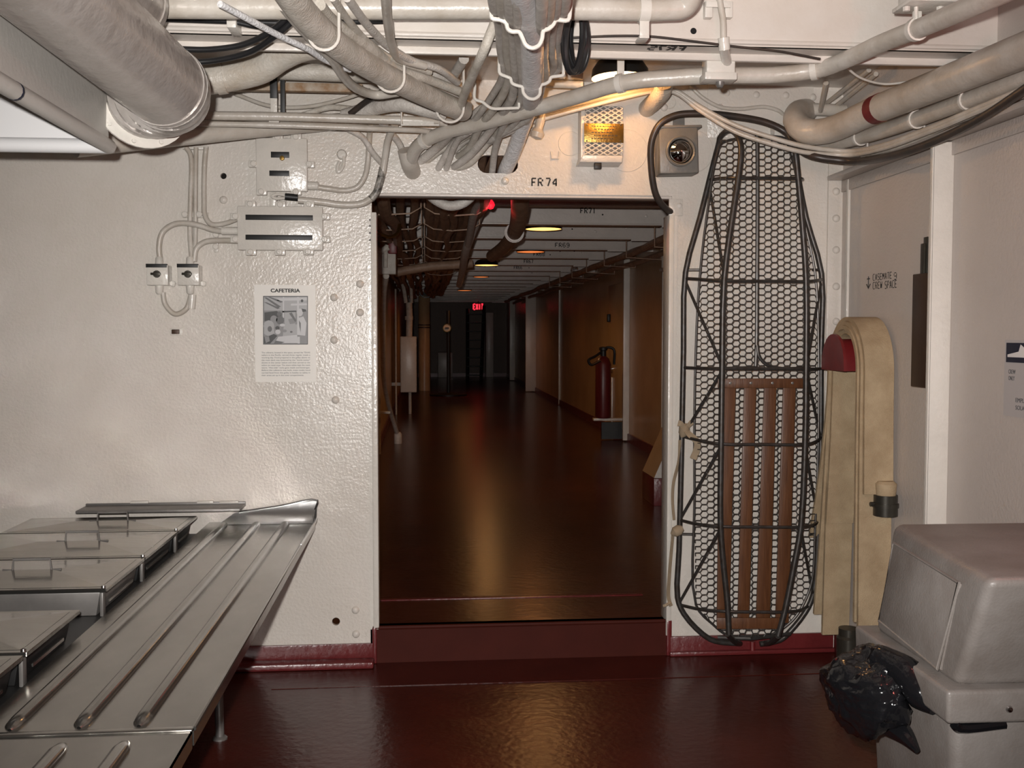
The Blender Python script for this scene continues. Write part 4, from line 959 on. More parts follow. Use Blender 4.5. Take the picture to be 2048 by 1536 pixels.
# cream plug hanging by the pale cable
o = thing('cable_plug', 'cream bulbous plug hanging beside the pale cable', 'plug', P(1070, 270, -0.1))
MB().lathe([(0.008, -0.07), (0.016, -0.05), (0.02, -0.02), (0.018, 0.01), (0.022, 0.018), (0.03, 0.03), (0.024, 0.05), (0.0005, 0.058)], P(1078, 252, -0.12), Vector((-0.25, 0, -1)), 14).build('body', 'pipe_paint', o)
# battle lantern
o = thing('battle_lantern', 'gray box lantern with a round chrome lens right of the doorway head', 'lantern', wpt(1350, 352))
a, b = P(1313, 350, -0.10), P(1391, 258, -0.10)
c_ = Vector(((a.x + b.x) / 2, 0, (a.z + b.z) / 2)); w2 = (b.x - a.x) / 2; h2 = (b.z - a.z) / 2
RT = Matrix.Translation(Vector((c_.x, -0.10, c_.z))) @ Matrix.Rotation(math.radians(-2), 4, 'Y')
MB().box((-w2, -0.05, -h2), (w2, 0.05, h2), 0.008, M=RT).build('case', 'lantern_gray', o)
MB().box((-w2 - 0.004, -0.054, h2 - 0.006), (w2 + 0.016, 0.054, h2 + 0.004), 0.002, M=RT).build('lid', 'lantern_gray', o)
lc = P(1361, 303, -0.155)
MB().lathe([(0.064, 0.0), (0.064, 0.008), (0.058, 0.013), (0.052, 0.008), (0.052, 0.0)], lc, -UY, 28, caps=False).build('lens_ring', 'lantern_gray', o)
prof = [(0.0005, -0.035), (0.02, -0.032), (0.035, -0.022), (0.046, -0.008), (0.0525, 0.004)]
MB().lathe([(0.0005, 0.026), (0.018, 0.0235), (0.034, 0.0165), (0.046, 0.0075), (0.0525, 0.0)], lc, -UY, 28, caps=False).build('lens', 'lens_chrome', o)
hb = [wpt(1343, 258), wpt(1366, 258), wpt(1366, 238), wpt(1361, 230), wpt(1350, 230), wpt(1344, 238)]
MB().plate([[(q.x, q.z) for q in hb]], (0, 0, 0), UX, UZ, -UY, 0.02, 0.028).build('mounting_tongue', 'lantern_gray', o)
MB().box((c_.x - 0.04, -0.05, c_.z - 0.05), (c_.x + 0.04, 0, c_.z + 0.05)).build('mount_block', 'lantern_gray', o)

# ================================================================== STOKES LITTER
YG, YR = -0.055, -0.235        # gunwale near the wall, runner nearer the room
o = lit = thing('wire_litter', 'black wire basket stretcher with wooden slats hung upright on the bulkhead', 'stretcher', P(1500, 1290, -0.06))
TR = 0.0125
Lg = [P(x, y, YG) for x, y in ((1438, 285), (1425, 335), (1400, 435), (1371, 545), (1367, 700), (1363, 900), (1358, 1100), (1355, 1195), (1368, 1228), (1405, 1268), (1430, 1282), (1480, 1287))]
Lr = [P(x, y, YR) for x, y in ((1482, 300), (1478, 345), (1465, 430), (1448, 560), (1444, 740), (1442, 900), (1441, 1050), (1447, 1130), (1455, 1210), (1458, 1268))]
hp = [P(1440, 275, YG), P(1452, 263, -0.09), P(1466, 262, -0.16), P(1478, 278, -0.22)]
MB().tube(list(reversed(Lg)) + hp + Lr, TR, 10, 3).build('side_frame', 'litter_iron', lit)
Rg = [P(x, y, YG) for x, y in ((1580, 292), (1592, 335), (1612, 435), (1643, 548), (1642, 700), (1641, 900), (1634, 1100), (1626, 1190), (1610, 1225), (1578, 1265), (1560, 1280), (1520, 1288))]
Rr = [P(x, y, YR) for x, y in ((1590, 300), (1595, 345), (1603, 430), (1612, 560), (1612, 740), (1611, 850), (1602, 1050), (1588, 1130), (1570, 1220), (1556, 1272))]
hp = [P(1578, 280, YG), P(1578, 268, -0.09), P(1581, 266, -0.16), P(1587, 280, -0.22)]
MB().tube(list(reversed(Rg)) + hp + Rr, TR, 10, 3).build('side_frame', 'litter_iron', lit)
# head-end joint
MB().tube([P(1455, 1268, YR), P(1470, 1284, -0.15), P(1480, 1287, YG)], TR, 8, 4).tube([P(1556, 1272, YR), P(1542, 1284, -0.15), P(1530, 1287, YG)], TR, 8, 4).tube([P(1436, 1275, -0.1), P(1500, 1277, -0.16), P(1580, 1268, -0.1)], 0.009, 8).build('head_frame', 'litter_iron', lit)
MB().tube([P(1505, 1283, YG), P(1505, 1300, YG)], 0.012, 8).build('red_tag', 'red_paint', lit)
# ribs
def atv(chain, y):
    for i in range(len(chain) - 1):
        v0, v1 = chain[i] - CAM, chain[i + 1] - CAM
        y0 = 768 - FPX * v0.dot(V_U) / v0.dot(V_F); y1 = 768 - FPX * v1.dot(V_U) / v1.dot(V_F)
        if y0 <= y <= y1: return chain[i].lerp(chain[i + 1], (y - y0) / (y1 - y0))
    return chain[-1]
for (yl, yr) in ((360, 356), (557, 562), (735, 737), (872, 888), (1040, 1053), (1210, 1223)):
    a, b, c, d = atv(Lg, yl), atv(Lr, yr), atv(Rr, yr + 1), atv(Rg, yl + 2)
    mid = (b + c) / 2 + Vector((0, -0.004, 0))
    MB().tube([a, a.lerp(b, 0.5) + Vector((-0.012, -0.02, 0)), b, mid, c, c.lerp(d, 0.5) + Vector((0.01, -0.02, 0)), d], 0.0068, 8, 4).build('rib', 'litter_iron', lit)
# diagonals of both sides
for (g, r_, ys_) in ((Lg, Lr, ((365, 555), (562, 732), (875, 742), (1040, 892), (1205, 1057))), (Rg, Rr, ((365, 555), (562, 732), (875, 742), (1040, 892), (1190, 1057)))):
    for (a, b) in ys_:
        MB().tube([atv(g, a), atv(r_, b)], 0.0062, 8).build('diagonal', 'litter_iron', lit)
for y in (540, 1068):
    a = atv(Lg, y); MB().tube([a, a + Vector((0.055, -0.01, 0))], 0.006, 6).build('net_stay', 'litter_iron', lit)
    a = atv(Rg, y); MB().tube([a, a - Vector((0.04, 0.01, 0))], 0.006, 6).build('net_stay', 'litter_iron', lit)
# net edge rod
NE_L = [(1392, 1210), (1389, 1000), (1390, 760), (1399, 560), (1418, 400), (1433, 310), (1442, 288)]
NE_T = [(1460, 280), (1516, 274), (1560, 274), (1578, 282)]
NE_R = [(1588, 310), (1604, 420), (1630, 545), (1637, 700), (1636, 900), (1630, 1060), (1624, 1160), (1608, 1205)]
NE_B = [(1585, 1240), (1545, 1268), (1500, 1272), (1455, 1270), (1425, 1248)]
loop = [P(x, y, -0.10) for x, y in NE_L + NE_T + NE_R + NE_B]
MB().tube(loop, 0.0055, 8, 4, closed=True).build('net_rod', 'litter_iron', lit)
MB().tube([P(x, y, -0.215) for x, y in ((1514, 262), (1515, 350), (1514, 560), (1513, 690))] + [P(1511, 734, -0.215)], 0.008, 8, 3).build('leg_divider', 'litter_iron', lit)
MB().tube([P(x, y, -0.22) for x, y in ((1514, 690), (1518, 712), (1532, 728), (1555, 736), (1612, 737))], 0.0075, 8, 5).build('leg_divider', 'litter_iron', lit)
MB().tube([P(1512, 735, -0.22), P(1443, 737, -0.225)], 0.007, 8).build('leg_divider', 'litter_iron', lit)
# hexagonal netting following a trough, ridge between the legs
def edge(chain, y):
    ch = sorted(chain, key=lambda p: p[1])
    if y <= ch[0][1]: return ch[0][0]
    for i in range(len(ch) - 1):
        if ch[i][1] <= y <= ch[i + 1][1]:
            return ch[i][0] + (ch[i + 1][0] - ch[i][0]) * (y - ch[i][1]) / max(1e-6, ch[i + 1][1] - ch[i][1])
    return ch[-1][0]
EL = NE_L + [(1425, 1248), (1456, 1271)]; ER = NE_R + [(1585, 1240), (1545, 1268)] + [(1578, 282)]
def netp(px, py):
    l, r_ = edge(EL, py), edge(ER, py)
    s = max(-1, min(1, 2 * (px - l) / max(1, r_ - l) - 1))
    prof_ = min(1.0, (1 - abs(s)) / 0.36)
    dep = -0.10 - 0.105 * math.sin(prof_ * PI / 2)
    if py < 740 and py > 285:
        dep += 0.07 * math.exp(-((px - 1514) / 14.0) ** 2) * min(1, (740 - py) / 60)
    return P(max(l, min(r_, px)), py, dep)
net = MB(); cw, chh = 25.5, 12.9
yy = 280; row = 0
while yy < 1270:
    j = 0; xx = 1370 + (cw / 2 if row % 2 else 0)
    while xx < 1650:
        # hexagon lower-left corner set: three edges per cell
        l, r_ = edge(EL, yy), edge(ER, yy)
        if l - 2 < xx < r_ + 2:
            jit = lambda: random.uniform(-0.9, 0.9)
            A = (xx - cw * 0.18 + jit(), yy + jit() * .3); B = (xx + cw * 0.18 + jit(), yy + jit() * .3); Cc = (xx + cw * 0.5 , yy + chh / 2); D = (xx - cw * 0.5, yy + chh / 2)
            p0, p1 = netp(*A), netp(*B)
            net.tube([p0, p1], 0.00225, 4, caps=False)
            for (S, E) in ((B, (xx + cw * 0.32, yy + chh / 2)), (A, (xx - cw * 0.32, yy + chh / 2))):
                net.tube([netp(*S), netp(*E)], 0.00225, 4, caps=False)
        xx += cw
    yy += chh / 2; row += 1
n_ = net.build('netting', 'net_wire', lit, fix=False); n_['kind'] = 'stuff'
# wooden slats: two cross battens and four slats
def slat(q, th=0.010, Y=-0.213, nm='slat'):
    f = [P(x, y, Y) for x, y in q]
    return MB().hexa([p + UY * th for p in f], f, 0.002).build(nm, 'slat_wood', lit)
slat(((1436, 776), (1608, 776), (1608, 757), (1436, 757)), 0.008, -0.222, 'batten')
slat(((1434, 1258), (1566, 1258), (1566, 1236), (1434, 1236)), 0.008, -0.222, 'batten')
for (a0, a1, b0, b1) in ((1440, 1472, 1434, 1458), (1489, 1513, 1475, 1498), (1529, 1553, 1512, 1540), (1567, 1592, 1551, 1577)):
    slat(((b0, 1246), (b1, 1246), (a1, 764), (a0, 764)))
for x in (1461, 1502, 1545, 1585): MB().lathe([(0.006, 0), (0.0005, 0.002)], P(x, 766, -0.231), -UY, 8).build('screw', 'steel_gray', lit)
# cloth ties on the litter
def ribbon(pts, w_, th=0.003, side=UX):
    sp, _ = spline([Vector(p) for p in pts], [1] * len(pts), 5)
    mb = MB(); vs = []; fs = []
    for i, p in enumerate(sp):
        t = (sp[min(i + 1, len(sp) - 1)] - sp[max(i - 1, 0)]).normalized()
        s = side - t * side.dot(t); s.normalize(); n = t.cross(s)
        ww = w_[0] + (w_[1] - w_[0]) * i / (len(sp) - 1) if isinstance(w_, tuple) else w_
        vs += [p + s * ww / 2 + n * th / 2, p - s * ww / 2 + n * th / 2, p - s * ww / 2 - n * th / 2, p + s * ww / 2 - n * th / 2]
    for i in range(len(sp) - 1):
        for k in range(4):
            fs.append((i * 4 + k, i * 4 + (k + 1) % 4, i * 4 + 4 + (k + 1) % 4, i * 4 + 4 + k))
    fs += [(3, 2, 1, 0), tuple(range(len(vs) - 4, len(vs)))]
    mb.add(vs, fs); return mb
o = thing('cloth_tie', 'frayed tan cloth tie knotted on the litter frame at mid height', 'tie', P(1368, 880, -0.07))
MB().lathe([(0.004, -0.03), (0.02, -0.015), (0.026, 0.005), (0.016, 0.025), (0.004, 0.035)], P(1368, 862, -0.08), UZ + UX * 0.4, 10).build('knot', 'strap_cloth', o)
ribbon([P(1370, 858, -0.09), P(1378, 868, -0.11), P(1394, 884, -0.12), P(1393, 900, -0.12), P(1386, 918, -0.12)], (0.026, 0.03)).build('tail', 'strap_cloth', o)
ribbon([P(1368, 858, -0.09), P(1362, 848, -0.1), P(1356, 846, -0.1)], (0.02, 0.026)).build('tail', 'strap_cloth', o)
ribbon([P(1372, 856, -0.09), P(1382, 846, -0.1), P(1384, 844, -0.1)], (0.02, 0.024)).build('tail', 'strap_cloth', o)
ribbon([P(1360, 880, -0.07), P(1358, 920, -0.06), P(1347, 965, -0.05), P(1345, 1000, -0.05), P(1348, 1040, -0.06)], (0.018, 0.014), side=Vector((0.8, 0.5, 0))).build('strap', 'strap_cloth', o)
o = thing('cloth_tie', 'tan cloth tie knotted low on the litter frame', 'tie', P(1352, 1066, -0.07))
MB().lathe([(0.004, -0.03), (0.022, -0.012), (0.024, 0.01), (0.012, 0.028)], P(1354, 1062, -0.08), UX + UZ * 0.5, 10).build('knot', 'strap_cloth', o)
ribbon([P(1346, 1066, -0.06), P(1342, 1110, -0.04), P(1338, 1160, -0.04), P(1337, 1195, -0.05), P(1342, 1212, -0.06)], (0.016, 0.02), side=Vector((0.8, 0.5, 0))).build('strap', 'strap_cloth', o)
ribbon([P(1340, 1205, -0.06), P(1332, 1210, -0.07), P(1326, 1212, -0.07)], 0.012).build('tail', 'strap_cloth', o)
# hook that carries the litter
tag(MB().box((P(1540, 255, 0).x, -0.06, P(1540, 282, 0).z), (P(1556, 255, 0).x, 0, P(1540, 252, 0).z), 0.004).build('litter_bracket', 'trim_paint'), 'small white bracket at the top of the wire litter', 'bracket')

# ================================================================== FIRE HOSE ON ITS RACK
XC = 1.655; SY0, SY1 = -0.50, -0.27; SZ = PX(1695, 743, XC).z; STOP = PX(1690, 668, XC).z
cy, ry, rz = (SY0 + SY1) / 2, (SY1 - SY0) / 2, STOP - SZ
o = thing('hose_rack', 'dark red saddle rack that the fire hose hangs over', 'rack', (XR, cy, SZ))
arc = [(cy + ry * math.cos(a), SZ + rz * math.sin(a) ** 0.8 if 0 < a < PI else SZ) for a in [PI * k / 16 for k in range(17)]]
MB().plate([arc], (0, 0, 0), UY, UZ, UX, XC - 0.012, XC).build('end_cap', 'red_paint', o)
sad = [(cy + (ry - .02) * math.cos(a), SZ + (rz - .02) * math.sin(a)) for a in [PI * k / 16 for k in range(17)]]
MB().plate([sad], (0, 0, 0), UY, UZ, UX, XC, XR).build('saddle', 'red_paint', o)
def hloop(x0, x1, off, near, far, sway_n=0.0, sway_f=0.0, xs=0.0, mb=None):      # strip over the saddle; near and far are end heights
    pts = []
    n = 14
    for k in range(7):
        t = k / 7; pts.append(Vector((0, cy + ry + off + sway_f * (1 - t) ** 1.6, far + (SZ - far) * t)))
    for k in range(n + 1):
        a = PI * k / n; pts.append(Vector((0, cy + (ry + off) * math.cos(a), SZ + (rz + off) * math.sin(a))))
    for k in range(1, 8):
        t = k / 7; pts.append(Vector((0, cy - ry - off - sway_n * t ** 1.6, SZ + (near - SZ) * t)))
    w_ = x1 - x0; base = Vector(((x0 + x1) / 2, 0, 0))
    m = len(pts)
    pts = [p + base + UX * xs * (abs(i - m / 2) / (m / 2)) ** 2 for i, p in enumerate(pts)]
    return ribbon(pts, w_, 0.016, UX)
o = hose = thing('fire_hose', 'tan canvas fire hose folded in long loops over a red rack', 'hose', (1.72, cy, 0.1))
xb = XR - 0.010
x_0 = XC + 0.028
LOOPS = [(x_0 + 0.012, xb - 0.006, 0.010, 0.28, 0.62, 0.0, 0.05, 0.0), (x_0, xb - 0.012, 0.027, 0.45, 0.53, 0.01, 0.19, 0.0),
         (x_0 + 0.006, xb, 0.044, 0.22, 0.20, 0.02, 0.12, 0.0), (x_0 + 0.016, xb - 0.004, 0.061, 0.80, 0.13, 0.012, 0.03, 0.0)]
for L in LOOPS: hloop(*L).build('loop', 'canvas', hose)
# couplings
q = PX(1771, 1008, 1.70); q.y = cy - ry - 0.085
q = P(1771, 1008, q.y)
MB().lathe([(0.036, -0.045), (0.046, -0.045), (0.046, -0.012), (0.050, -0.012), (0.050, 0.004), (0.045, 0.004), (0.045, 0.036), (0.038, 0.036)], q, UZ, 24).tube([q + UX * -0.062 , q + UX * 0.062], 0.009, 8).build('coupling', 'bronze_dark', hose)
MB().lathe([(0.036, 0), (0.038, 0.01), (0.041, 0.05), (0.03, 0.06)], q + UZ * 0.03, UZ, 24).build('coupling_tail', 'canvas', hose)
q = PX(1697, 1285, XC + 0.06)
MB().lathe([(0.048, -0.06), (0.048, 0.02), (0.040, 0.03), (0.040, 0.06)], q, UZ, 22).build('coupling', 'bronze_dark', hose)

# brown box on the side wall with rolled papers
o = thing('wall_box', 'narrow dark brown metal box on the side wall holding thin sticks', 'box', PX(1862, 772, XR))
a, b = PX(1823, 660, XR), PX(1866, 660, XR)
zt, zb_ = PX(1845, 550, XR).z, PX(1845, 772, XR).z
yb0 = PX(1864, 660, XR - 0.07).y
yb0 = ys + 0.03; a.y = PX(1823, 660, XR - 0.055).y
MB().box((XR - 0.055, yb0, zb_), (XR, a.y, zt), 0.003).build('case', 'box_brown', o)
MB().box((XR - 0.059, yb0 - 0.003, zb_), (XR - 0.052, yb0 + 0.012, zt), 0.002).build('edge_strip', 'bronze_dark', o)
for (x, y, xx) in ((1853, 474, 0.03), (1847, 487, 0.045)):
    q = PX(x, y, XR - xx); MB().box((q.x - 0.004, q.y - 0.014, zt - 0.1), (q.x + 0.004, q.y + 0.014, q.z), 0.001).build('stick', 'bronze_dark', o)
# crew sign on the side wall at the right edge
o = thing('crew_sign', 'pale sign reading CREW ONLY with a dark ship banner, cut by the right edge', 'sign', PX(2030, 832, XR))
def sidebox(px0, py0, px1, py1, d0, d1):
    y0, y1 = PX(px0, (py0 + py1) / 2, XR).y, PX(px1, (py0 + py1) / 2, XR).y
    pm = (px0 + px1) / 2
    return MB().box((XR - d1, min(y0, y1), PX(pm, py1, XR).z), (XR - d0, max(y0, y1), PX(pm, py0, XR).z))
sidebox(2010, 680, 2085, 836, 0.0005, 0.003).build('sheet', 'paper_gray', o)
sidebox(2015, 686, 2085, 726, 0.002, 0.0045).build('banner', 'navy', o)
y0 = PX(2018, 712, XR).y; z0 = PX(2018, 714, XR).z
shp = [(0, 0), (0.30, 0), (0.30, 0.02), (0.24, 0.024), (0.22, 0.06), (0.2, 0.03), (0.16, 0.03), (0.15, 0.07), (0.13, 0.034), (0.10, 0.05), (0.09, 0.03), (0.07, 0.04), (0.06, 0.018), (0.0, 0.008)]
MB().plate([shp], (XR - 0.0045, y0, z0), -UY, UZ, -UX, 0.0, 0.0006).build('ship_print', 'white_print', o)
for t, x, y, w_ in (('CREW', 2017, 747, 14), ('ONLY', 2017, 760, 12), ('EMPLEADOS', 2031, 804, 42), ('SOLAMENTE', 2031, 819, 42)):
    p0 = PX(x, y, XR - 0.003); p1 = PX(x + w_, y, XR - 0.003)
    font(t, p0, -UY, UZ, 0.019, 'ink_gray', o, width=abs(p1.y - p0.y))

# ================================================================== STEAM TABLE AND TRAY SLIDE
ZT, ZL = 0.632, 0.682
o = tray = thing('tray_slide', 'stainless tray slide with three raised rails, leading to the bulkhead', 'tray slide', (-0.7, -2.0, 0))
XL_, XR_ = -0.908, -0.468
YT0 = -0.035
seam = PZ(330, 1462, ZT).y
for (y0, y1) in ((YT0, seam + 0.008), (seam - 0.008, -4.2)):
    MB().box((XL_, y1, ZT - 0.004), (XR_, y0, ZT), 0).box((XR_ - 0.003, y1, ZT - 0.035), (XR_, y0, ZT), 0).build('sheet', 'stainless', o)
    if y0 == YT0:
        MB().tube([(XR_, y1, ZT), (XR_, y0, ZT)], 0.005, 8).build('rolled_edge', 'stainless', o)
MB().box((XL_, seam - 0.010, ZT - 0.001), (XR_, seam + 0.012, ZT + 0.004), 0.002).build('joint_strip', 'stainless', o)
for xr in (-0.835, -0.70, -0.582):
    for (y0, y1) in ((-0.075, seam + 0.03), (seam - 0.05, -4.2)):
        prof_ = []
        n = 10
        vs = []; fs = []
        st = [y0, y0 - 0.02, y0 - 0.05] + [y0 + (y1 - y0) * k / 6 for k in range(1, 6)] + [y1 + 0.05, y1 + 0.015, y1]
        rr = [0.004, 0.012, 0.0165] + [0.0165] * 5 + [0.0165, 0.014, 0.004]
        for y, r_ in zip(st, rr):
            for k in range(n + 1):
                a = PI * k / n
                vs.append((xr + r_ * 1.1 * math.cos(a), y, ZT - 0.001 + r_ * math.sin(a)))
        for i in range(len(st) - 1):
            for k in range(n):
                a = i * (n + 1) + k; fs.append((a, a + 1, a + n + 2, a + n + 1))
        mb = MB(); mb.add(vs, fs); mb.build('rail', 'stainless', o)
# upturned end against the bulkhead, rising to the right
lipm = MB(); nx, na = 14, 10; vs = []; fs = []
xl_, xr2 = P(470, 1030, -0.012).x, P(636, 1001, -0.012).x
for i in range(nx + 1):
    t = i / nx; x = (XL_ + 0.05) * (1 - t) + XR_ * t; xt = xl_ * (1 - t) + xr2 * t
    zt_ = P(474, 1026, -0.012).z * (1 - t) + P(636, 1001, -0.012).z * t
    for k in range(na + 1):
        a = k / na * PI * 0.47
        w2_ = (1 - math.cos(a)) / (1 - math.cos(PI * 0.47))
        vs.append((x + (xt - x) * w2_, -0.105 + 0.093 * math.sin(a) / math.sin(PI * 0.47), ZT + 0.001 + (zt_ - ZT) * w2_))
for i in range(nx):
    for k in range(na):
        a = i * (na + 1) + k; fs.append((a, a + 1, a + na + 2, a + na + 1))
lipm.add(vs, fs); lipm.build('end_lip', 'lip_steel', o)
MB().tube([P(478, 1024, -0.012), P(560, 1012, -0.012), P(635, 1001, -0.012), P(625, 1030, -0.03), Vector((XR_ + 0.01, -0.10, ZT + 0.02)), Vector((XR_ + 0.002, -0.3, ZT + 0.002)), Vector((XR_, -0.55, ZT))], 0.0055, 8, 4).build('rolled_edge', 'stainless_bright', o)
cr = MB()
ws = [Vector((XR_ - 0.002, -0.6, ZT)), Vector((XR_ - 0.002, -0.3, ZT + 0.001)), Vector((XR_ - 0.002, -0.12, ZT + 0.004)), Vector((XR_ - 0.002, -0.05, ZT + 0.006))]
we = [Vector((XR_, -0.6, ZT)), Vector((XR_ + 0.002, -0.3, ZT + 0.002)), Vector((XR_ + 0.012, -0.10, ZT + 0.022)), P(634, 1004, -0.014)]
cr.add(ws + we, [(i, i + 1, i + 5, i + 4) for i in range(3)]); cr.build('side_lip', 'stainless_bright', o)
for (px, py) in ((440, 1478),):
    q = PZ(px, py, 0.0)
    for yy in (q.y, q.y - 1.9):
        MB().tube([(q.x, yy, 0.0), (q.x - 0.004, yy, 0.30), (q.x - 0.004, yy, ZT - 0.004)], 0.0155, 10).lathe([(0.026, 0), (0.026, 0.006), (0.018, 0.012)], (q.x, yy, 0), UZ, 12).build('leg', 'steel_gray', o)
        MB().box((XL_, yy - 0.015, ZT - 0.04), (XR_ - 0.02, yy + 0.015, ZT - 0.004), 0.002).build('cross_bar', 'steel_gray', o)

o = table = thing('steam_table', 'long dark-sided steam table against the bulkhead on the left', 'steam table', (-1.3, -2.0, 0))
MB().box((-1.66, -4.2, 0.1), (XL_ - 0.03, -0.12, ZL - 0.10), 0.004).build('body', 'dark_steel', o)
MB().box((-1.66, -4.2, ZL - 0.10), (XL_ - 0.02, -0.10, ZL - 0.085), 0.002).build('top_frame', 'dark_steel', o)
for (x, y) in ((-1.6, -0.2), (-1.6, -4.0), (-1.0, -0.2), (-1.0, -4.0)):
    MB().box((x - 0.02, y - 0.02, 0), (x + 0.02, y + 0.02, 0.1), 0.002).build('foot', 'steel_gray', o)
# wall ledge
zlg = P(340, 1006, -0.02).z
MB().box((-1.42, -0.14, zlg - 0.02), (P(492, 1010, 0).x, -0.002, zlg - 0.008), 0.003).box((-1.42, -0.012, zlg - 0.02), (P(492, 1010, 0).x, -0.002, zlg), 0.002).build('wall_ledge', 'steel_gray', o)
for (x0, x1) in ((262, 298), (395, 428), (440, 478)):
    wbox(x0, 1001, x1, 1006, -0.016, 0.0, 0.002).build('ledge_cleat', 'trim_paint', o)
# lids
LX0, LX1 = -1.585, -0.932
ed = [(-0.16, PZ(364, 1061, ZL).y), (PZ(364, 1061, ZL).y - 0.012, PZ(296, 1114, ZL).y), (PZ(296, 1114, ZL).y - 0.012, PZ(206, 1177, ZL).y), (PZ(172, 1219, ZL).y, PZ(49, 1305, ZL).y), (PZ(49, 1305, ZL).y - 0.02, PZ(49, 1305, ZL).y - 0.45)]
LAB = ['flat stainless pan lid farthest back, next to the bulkhead', 'second stainless pan lid from the bulkhead', 'third stainless pan lid from the bulkhead, before the gap', 'fourth stainless pan lid from the bulkhead, just past the gap', 'nearest stainless pan lid at the lower left edge']
HP = [(217, 1047), (143, 1096), (35, 1158), None, None]
for i, ((y0, y1), lab) in enumerate(zip(ed, LAB)):
    o = thing('pan_lid', lab, 'lid', ((LX0 + LX1) / 2, (y0 + y1) / 2, ZL - 0.02), 'pan lids of the steam table')
    cx_, cy_ = (LX0 + LX1) / 2, (y0 + y1) / 2
    dz = -0.02 if i >= 3 else 0.0
    z = ZL
    b4 = [(LX0, y1, z - 0.012), (LX1, y1, z - 0.012), (LX1, y0, z - 0.012), (LX0, y0, z - 0.012)]
    t4 = [(LX0, y1, z), (LX1, y1, z), (LX1, y0, z), (LX0, y0, z)]
    dome = MB(); dome.hexa(b4, t4, 0.002)
    ri = [Vector(q) + Vector(((0.02 if q[0] < cx_ else -0.02), (0.02 if q[1] < cy_ else -0.02), 0.0005)) for q in t4]
    pk = [Vector((cx_ - 0.10, cy_, z + 0.014)), Vector((cx_ + 0.10, cy_, z + 0.014))]
    dome.add(ri + pk, [(0, 1, 5, 4), (1, 2, 5), (2, 3, 4, 5), (3, 0, 4)])
    pnl = dome.build('panel', 'lid_steel', o, sharp=2)
    copies(MB().lathe([(0.007, 0), (0.006, 0.006), (0.0005, 0.008)], (0, 0, 0), UZ, 10).mesh('corner_rivet', 'stainless_bright'), 'corner_rivet', o, [Matrix.Translation((LX1 - 0.012, y1 + 0.012, z))])
    hx = PZ(*HP[i], z + 0.012).x if HP[i] else cx_ - 0.05
    hy = cy_ + 0.0
    q0, q1 = Vector((hx - 0.058, hy, z + 0.012)), Vector((hx + 0.058, hy, z + 0.012))
    MB().tube([q0 - UX * 0.03, q0, q0 + UZ * 0.034 + UX * 0.003, q1 + UZ * 0.034 - UX * 0.003, q1, q1 + UX * 0.03], 0.0048, 8).build('handle', 'steel_gray', pnl)
    # pan below the lid
    if i < 5:
        pn = thing('steam_pan', ['deep stainless pan under the farthest lid', 'deep stainless pan under the second lid', 'deep stainless pan under the third lid, side exposed at the gap', 'deep stainless pan under the fourth lid', 'deep stainless pan under the nearest lid'][i], 'pan', (cx_, cy_, ZL - 0.085), 'pans of the steam table')
        MB().hexa([(LX0 + 0.02, y1 + 0.015, ZL - 0.085), (LX1 - 0.035, y1 + 0.015, ZL - 0.085), (LX1 - 0.035, y0 - 0.015, ZL - 0.085), (LX0 + 0.02, y0 - 0.015, ZL - 0.085)],
                  [(LX0 + 0.012, y1 + 0.006, ZL - 0.0125), (LX1 - 0.02, y1 + 0.006, ZL - 0.0125), (LX1 - 0.02, y0 - 0.006, ZL - 0.0125), (LX0 + 0.012, y0 - 0.006, ZL - 0.0125)], 0.004).build('tub', 'dark_steel' if i != 2 else 'steel_gray', pn)
        MB().box((LX1 - 0.022, y1 + 0.006, ZL - 0.085), (LX1 - 0.012, y1 + 0.03, ZL - 0.014), 0.002).build('corner_strap', 'steel_gray', pn)
        MB().box((LX1 - 0.020, y1 + 0.08, ZL - 0.06), (LX1 - 0.016, y0 - 0.08, ZL - 0.052)).build('slot_edge', 'stainless', pn)

# ================================================================== BIN
o = bn = thing('trash_bin', 'gray plastic trash bin with a hooded flap lid, lower right corner', 'bin', (1.2, -2.3, 0))
zf0, zf1 = 0.715, 0.762
fl_ = PZ(1894, 1432, zf0); bl_ = PZ(1708, 1290, zf0)
dirY = (Vector((bl_.x, bl_.y, 0)) - Vector((fl_.x, fl_.y, 0))); Ld = dirY.length; dirY.normalize(); dirX = Vector((dirY.y, -dirY.x, 0))
O_ = Vector((fl_.x, fl_.y, 0)); Wd = 0.62
def bp(u, v, z): return O_ + dirX * u + dirY * v + UZ * z
def rect(i0, z, j0=None, iy=None, iyb=None):
    j0 = i0 if j0 is None else j0; iy = i0 if iy is None else iy; iyb = iy if iyb is None else iyb
    return [bp(i0, iy, z), bp(Wd - j0, iy, z), bp(Wd - j0, Ld - iyb, z), bp(i0, Ld - iyb, z)]
MB().hexa(rect(0.06, 0.0), rect(0.022, zf0 - 0.0), 0.022, seg=3).build('body', 'bin_plastic', bn)
MB().hexa(rect(0.002, zf0 - 0.018), rect(0.0, zf1), 0.008, seg=3).build('lid_rim', 'bin_plastic', bn)
ztop = 0.985
fb_ = PZ(1978, 1158, ztop); bb_ = PZ(1786, 1046, ztop)
def loc(p): d = p - O_; return d.dot(dirX), d.dot(dirY)
uf, vf = loc(fb_); ub, vb = loc(bb_)
top4 = [bp(uf, vf, ztop), bp(Wd - uf, vf, ztop), bp(Wd - ub, vb, ztop + 0.0), bp(ub, vb, ztop + 0.0)]
MB().hexa(rect(0.03, zf1 - 0.004, iy=0.03, iyb=0.035), top4, 0.02, seg=4).build('hood', 'bin_plastic', bn)
